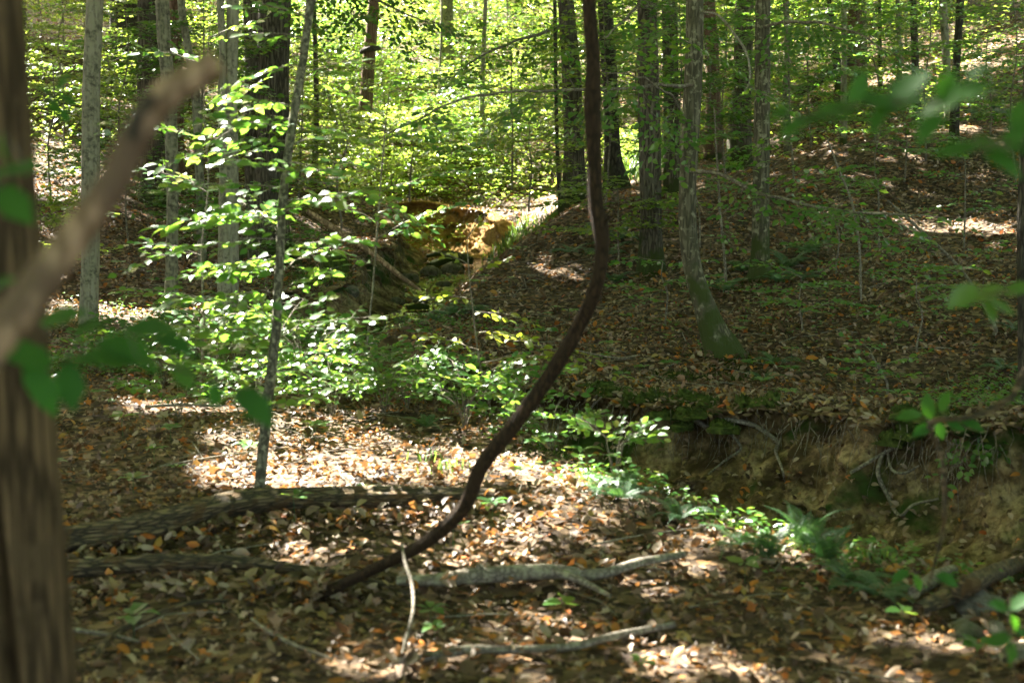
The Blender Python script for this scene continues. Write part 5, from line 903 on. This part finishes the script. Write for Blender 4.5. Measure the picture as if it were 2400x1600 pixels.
o = cush.build('moss', M['moss']); tag(o, 'dark green moss cushions along the bank lip and around tree feet', 'moss', None, 'stuff')
rl = Geo()
for LL, nn in ((LIP, 520), (LIP2, 130), (LIP3, 160)):
    X, Y_, Z, NN, S_ = LL
    for i in range(nn):
        j = g.integers(5, len(X)-5); p = np.array((X[j]-NN[j, 0]*g.uniform(-.1, .16), Y_[j]-NN[j, 1]*g.uniform(-.1, .16), Z[j]-g.uniform(.0, .25))); l = g.uniform(.12, .6); q = [p]
        for k in range(4): q.append(q[-1]+np.array((g.normal(0, .03)-NN[j, 0]*.012, g.normal(0, .03)-NN[j, 1]*.012, -l/4)))
        rl.tube(np.array(q), np.linspace(.0035, .001, 5)*g.uniform(.6, 1.6), 3, cap=False)
tag(rl.build('rootlets', M['twig']), 'fine hair roots hanging under the lips of the earth banks', 'rootlets', None, 'stuff')
gr = []
for (px, py, Y, rx, ry, n, h) in [(1050, 1125, 9.7, .16, .10, 22, .15), (1000, 1085, 10.1, .15, .1, 14, .13), (1500, 400, 30.5, .8, 1.4, 900, .35), (1490, 360, 32, .8, 1.2, 500, .4), (1290, 470, 28, .4, .6, 250, .3), (1200, 550, 31, .5, .8, 350, .3), (2050, 1500, 7.9, .3, .1, 60, .14), (1160, 985, 12, .25, .12, 80, .18), (780, 680, 21.5, .5, .6, 350, .18), (1720, 1300, 8.9, .3, .15, 90, .12), (240, 1570, 4.0, .03, .03, 14, .2)]:
    c = at(px, py, Y); x = g.normal(c.x, rx*.5, n); y = g.normal(c.y, ry*.5, n); z = height(x, y); a = g.uniform(0, 6.28, n); hh = h*g.uniform(.5, 1.1, n); d = np.stack([np.cos(a), np.sin(a)], 1); w = np.stack([-d[:, 1], d[:, 0]], 1)*.003*(1+Y/14)
    B0 = np.stack([x-w[:, 0], y-w[:, 1], z], 1); B1 = np.stack([x+w[:, 0], y+w[:, 1], z], 1); M0 = np.stack([x-w[:, 0]+d[:, 0]*hh*.25, y-w[:, 1]+d[:, 1]*hh*.25, z+hh*.75], 1); M1 = M0+np.stack([w[:, 0]*2, w[:, 1]*2, 0*z], 1); T = np.stack([x+d[:, 0]*hh*.75, y+d[:, 1]*hh*.75, z+hh*.85], 1)
    V = np.stack([B0, B1, M1, M0, T], 1).reshape(-1, 3); k = np.arange(n)[:, None]*5; F = np.concatenate([k+[[0, 1, 2]], k+[[0, 2, 3]], k+[[3, 2, 4]]]); gr.append((V, F, np.repeat(g.random(n), 5)))
V, F, R = join(gr); tag(obj('grass', mesh('grass', V, F, R, False), M['grass']), 'thin bright grass blades in small tufts', 'grass', None, 'stuff')
# floating green growth and fallen leaves on the creek water
i0, i1 = near_idx(18.5, -2.2), near_idx(33.5, -2.6); P = CREEK[i0:i1]; j = g.integers(0, len(P), 2600); x = P[j, 0]+g.normal(0, .42, 2600); y = P[j, 1]+g.uniform(-.25, .25, 2600); k = (vn(x*1.4, y*.9, 45) > .22); x, y, j = x[k], y[k], j[k]; a = g.uniform(0, 6.28, len(x))
V, F, R = leaves_mesh(np.stack([x, y, P[j, 2]+.045], 1), np.stack([np.cos(a), np.sin(a), 0*a], 1), np.stack([g.normal(0, .12, len(x)), g.normal(0, .12, len(x)), 1+0*a], 1), g.uniform(.05, .12, len(x)), LEAF_4)
tag(obj('algae', mesh('algae', V, F, R, False), M['leaf']), 'yellow green growth floating on the creek water', 'algae', None, 'stuff')
parts = []
for p0, p1, n_, sp_ in [((120, 1345), (500, 1262), 130, .10), ((500, 1258), (1150, 1215), 150, .09), ((80, 1420), (900, 1400), 150, .08), ((940, 1405), (1600, 1320), 110, .07), ((900, 1605), (1580, 1475), 90, .05), ((690, 1425), (820, 1385), 70, .07), ((580, 1205), (640, 1200), 70, .07), ((1640, 870), (1730, 860), 90, .2)]:
    a_, b_ = hit(*p0, 5, 20), hit(*p1, 5, 20); t_ = g.random(n_); x = a_.x+(b_.x-a_.x)*t_+g.normal(0, sp_, n_); y = a_.y+(b_.y-a_.y)*t_+g.normal(0, sp_, n_); z = height(x, y)+g.uniform(.04, .10, n_); aa = g.uniform(0, 6.28, n_)
    parts.append(leaves_mesh(np.stack([x, y, z], 1), np.stack([np.cos(aa), np.sin(aa), g.normal(0, .5, n_)], 1), np.stack([g.normal(0, .5, n_), g.normal(-.2, .5, n_), np.ones(n_)], 1), g.uniform(.05, .11, n_), near_t[int(g.integers(0, 4))]))
V, F, R = join(parts); tag(obj('drifted_leaves', mesh('drifted_leaves', V, F, R, False), M['litter']), 'dead leaves drifted against the fallen logs and tree feet', 'fallen leaves', None, 'stuff')
tg = Geo(); xs, ys = frustum_points(5, 32, 2.2, .5); zs = height(xs, ys)
for i in range(len(xs)):
    a = g.uniform(0, 3.14); l = g.uniform(.12, .7)*(1+ys[i]/40); d = np.array((math.cos(a), math.sin(a), 0))*l/2; p = np.array((xs[i], ys[i], zs[i]+.035)); e0, e1 = p-d, p+d
    if abs(height(e0[:1], e0[1:2])[0]-height(e1[:1], e1[1:2])[0]) > .35: continue
    e0[2] = height(e0[:1], e0[1:2])[0]+.03; e1[2] = height(e1[:1], e1[1:2])[0]+.04; m_ = (e0+e1)/2+np.array((g.normal(0, .03), g.normal(0, .03), .015)); tg.tube([e0, (e0+m_)/2, m_, e1], np.array((1, .9, .75, .3))*g.uniform(.0025, .007), 4, cap=False)
tag(tg.build('twig_litter', M['paletwig']), 'small dead twigs scattered over the leaf litter', 'twigs', None, 'stuff')
# stones of the dry creek bed
def stone(px, py, Y, r, label, seed, flat=.6):
    g_ = random.Random(seed); b = hit(px, py) if Y < 12 else at(px, py, Y); b.z = hz(b.x, b.y)+r*flat*.25; bmV = []; K = 14; R = 9
    for a in range(R):
        ph = a/(R-1)*math.pi
        for c in range(K):
            th = c*2*math.pi/K; d = np.array((math.sin(ph)*math.cos(th), math.sin(ph)*math.sin(th), math.cos(ph))); k = 1+.35*float(vn(d[0]*1.8+seed, d[1]*1.8+d[2]*1.3, seed))+.12*float(vn(d[0]*5+seed, d[2]*5+d[1]*4, seed+3)); bmV.append(d*r*k*np.array((1, .8, flat)))
    F = [(a*K+c, a*K+(c+1) % K, (a+1)*K+(c+1) % K, (a+1)*K+c) for a in range(R-1) for c in range(K)]; o = obj('stone', mesh('stone', bmV, F), M['stone'], None, b); o.rotation_euler = (0, 0, g_.uniform(0, 6)); tag(o, label, 'stone', 'stones in the creek bed')
for i, (px, py, Y, r, lb) in enumerate([(2298, 1430, 9.3, .13, 'largest pale angular stone in the dry creek bed'), (2262, 1490, 8.8, .09, 'flat stone in front of the largest pale stone'), (2330, 1490, 8.7, .08, 'stone right of the flat one near the lower right sprig'), (1802, 1210, 10.6, .11, 'rounded mossy stone at the bank foot'), (1765, 1240, 10.3, .09, 'stone beside the rounded mossy one at the bank foot'), (1850, 1200, 10.7, .07, 'small stone right of the rounded mossy one'), (2390, 1545, 8.3, .10, 'pale stone at the lower right corner'), (2160, 1250, 10.2, .08, 'small stone against the ochre bank'), (1010, 640, 28.5, .28, 'low black rock ledge at the back of the creek pool'), (1060, 632, 29, .25, 'dark ledge rock under the black wet log'), (960, 655, 27.5, .22, 'dark rock at the left of the back pool'), (1040, 660, 26.8, .16, 'wet rock in the middle of the creek'), (985, 700, 24.4, .14, 'small wet rock by the pale sticks in the creek'), (930, 705, 24.2, .18, 'dark rock on the left edge of the creek'), (1015, 735, 22.6, .13, 'wet rock before the short black log'), (940, 740, 22.2, .15, 'dark rock at the front left of the creek'), (820, 728, 22, .2, 'dark boulder at the left of the creek water'), (845, 745, 21, .15, 'smaller dark boulder in front of the creek boulder')]): stone(px, py, Y, r, lb, 200+i)
# mossy stump on the left creek bank
b = at(778, 625, 22.6); b.z = hz(b.x, b.y)-.05; o = empty('stump', b, 'squat mossy stump on the left bank above the creek', 'stump'); P = smooth_path([(b.x, b.y, b.z, .27), (b.x+.02, b.y, b.z+.2, .2), (b.x+.04, b.y, b.z+.38, .17), (b.x+.05, b.y, b.z+.42, .1)], .03); Geo().tube(P[:, :3], P[:, 3], 20, bump=.5, seed=6, flare=.3).build('stump_body', M['moss'], o, b)
print('objects', len(bpy.data.objects), 'tris', sum(len(m.loop_triangles) if m.loop_triangles else sum(len(p.vertices)-2 for p in m.polygons) for m in bpy.data.meshes))
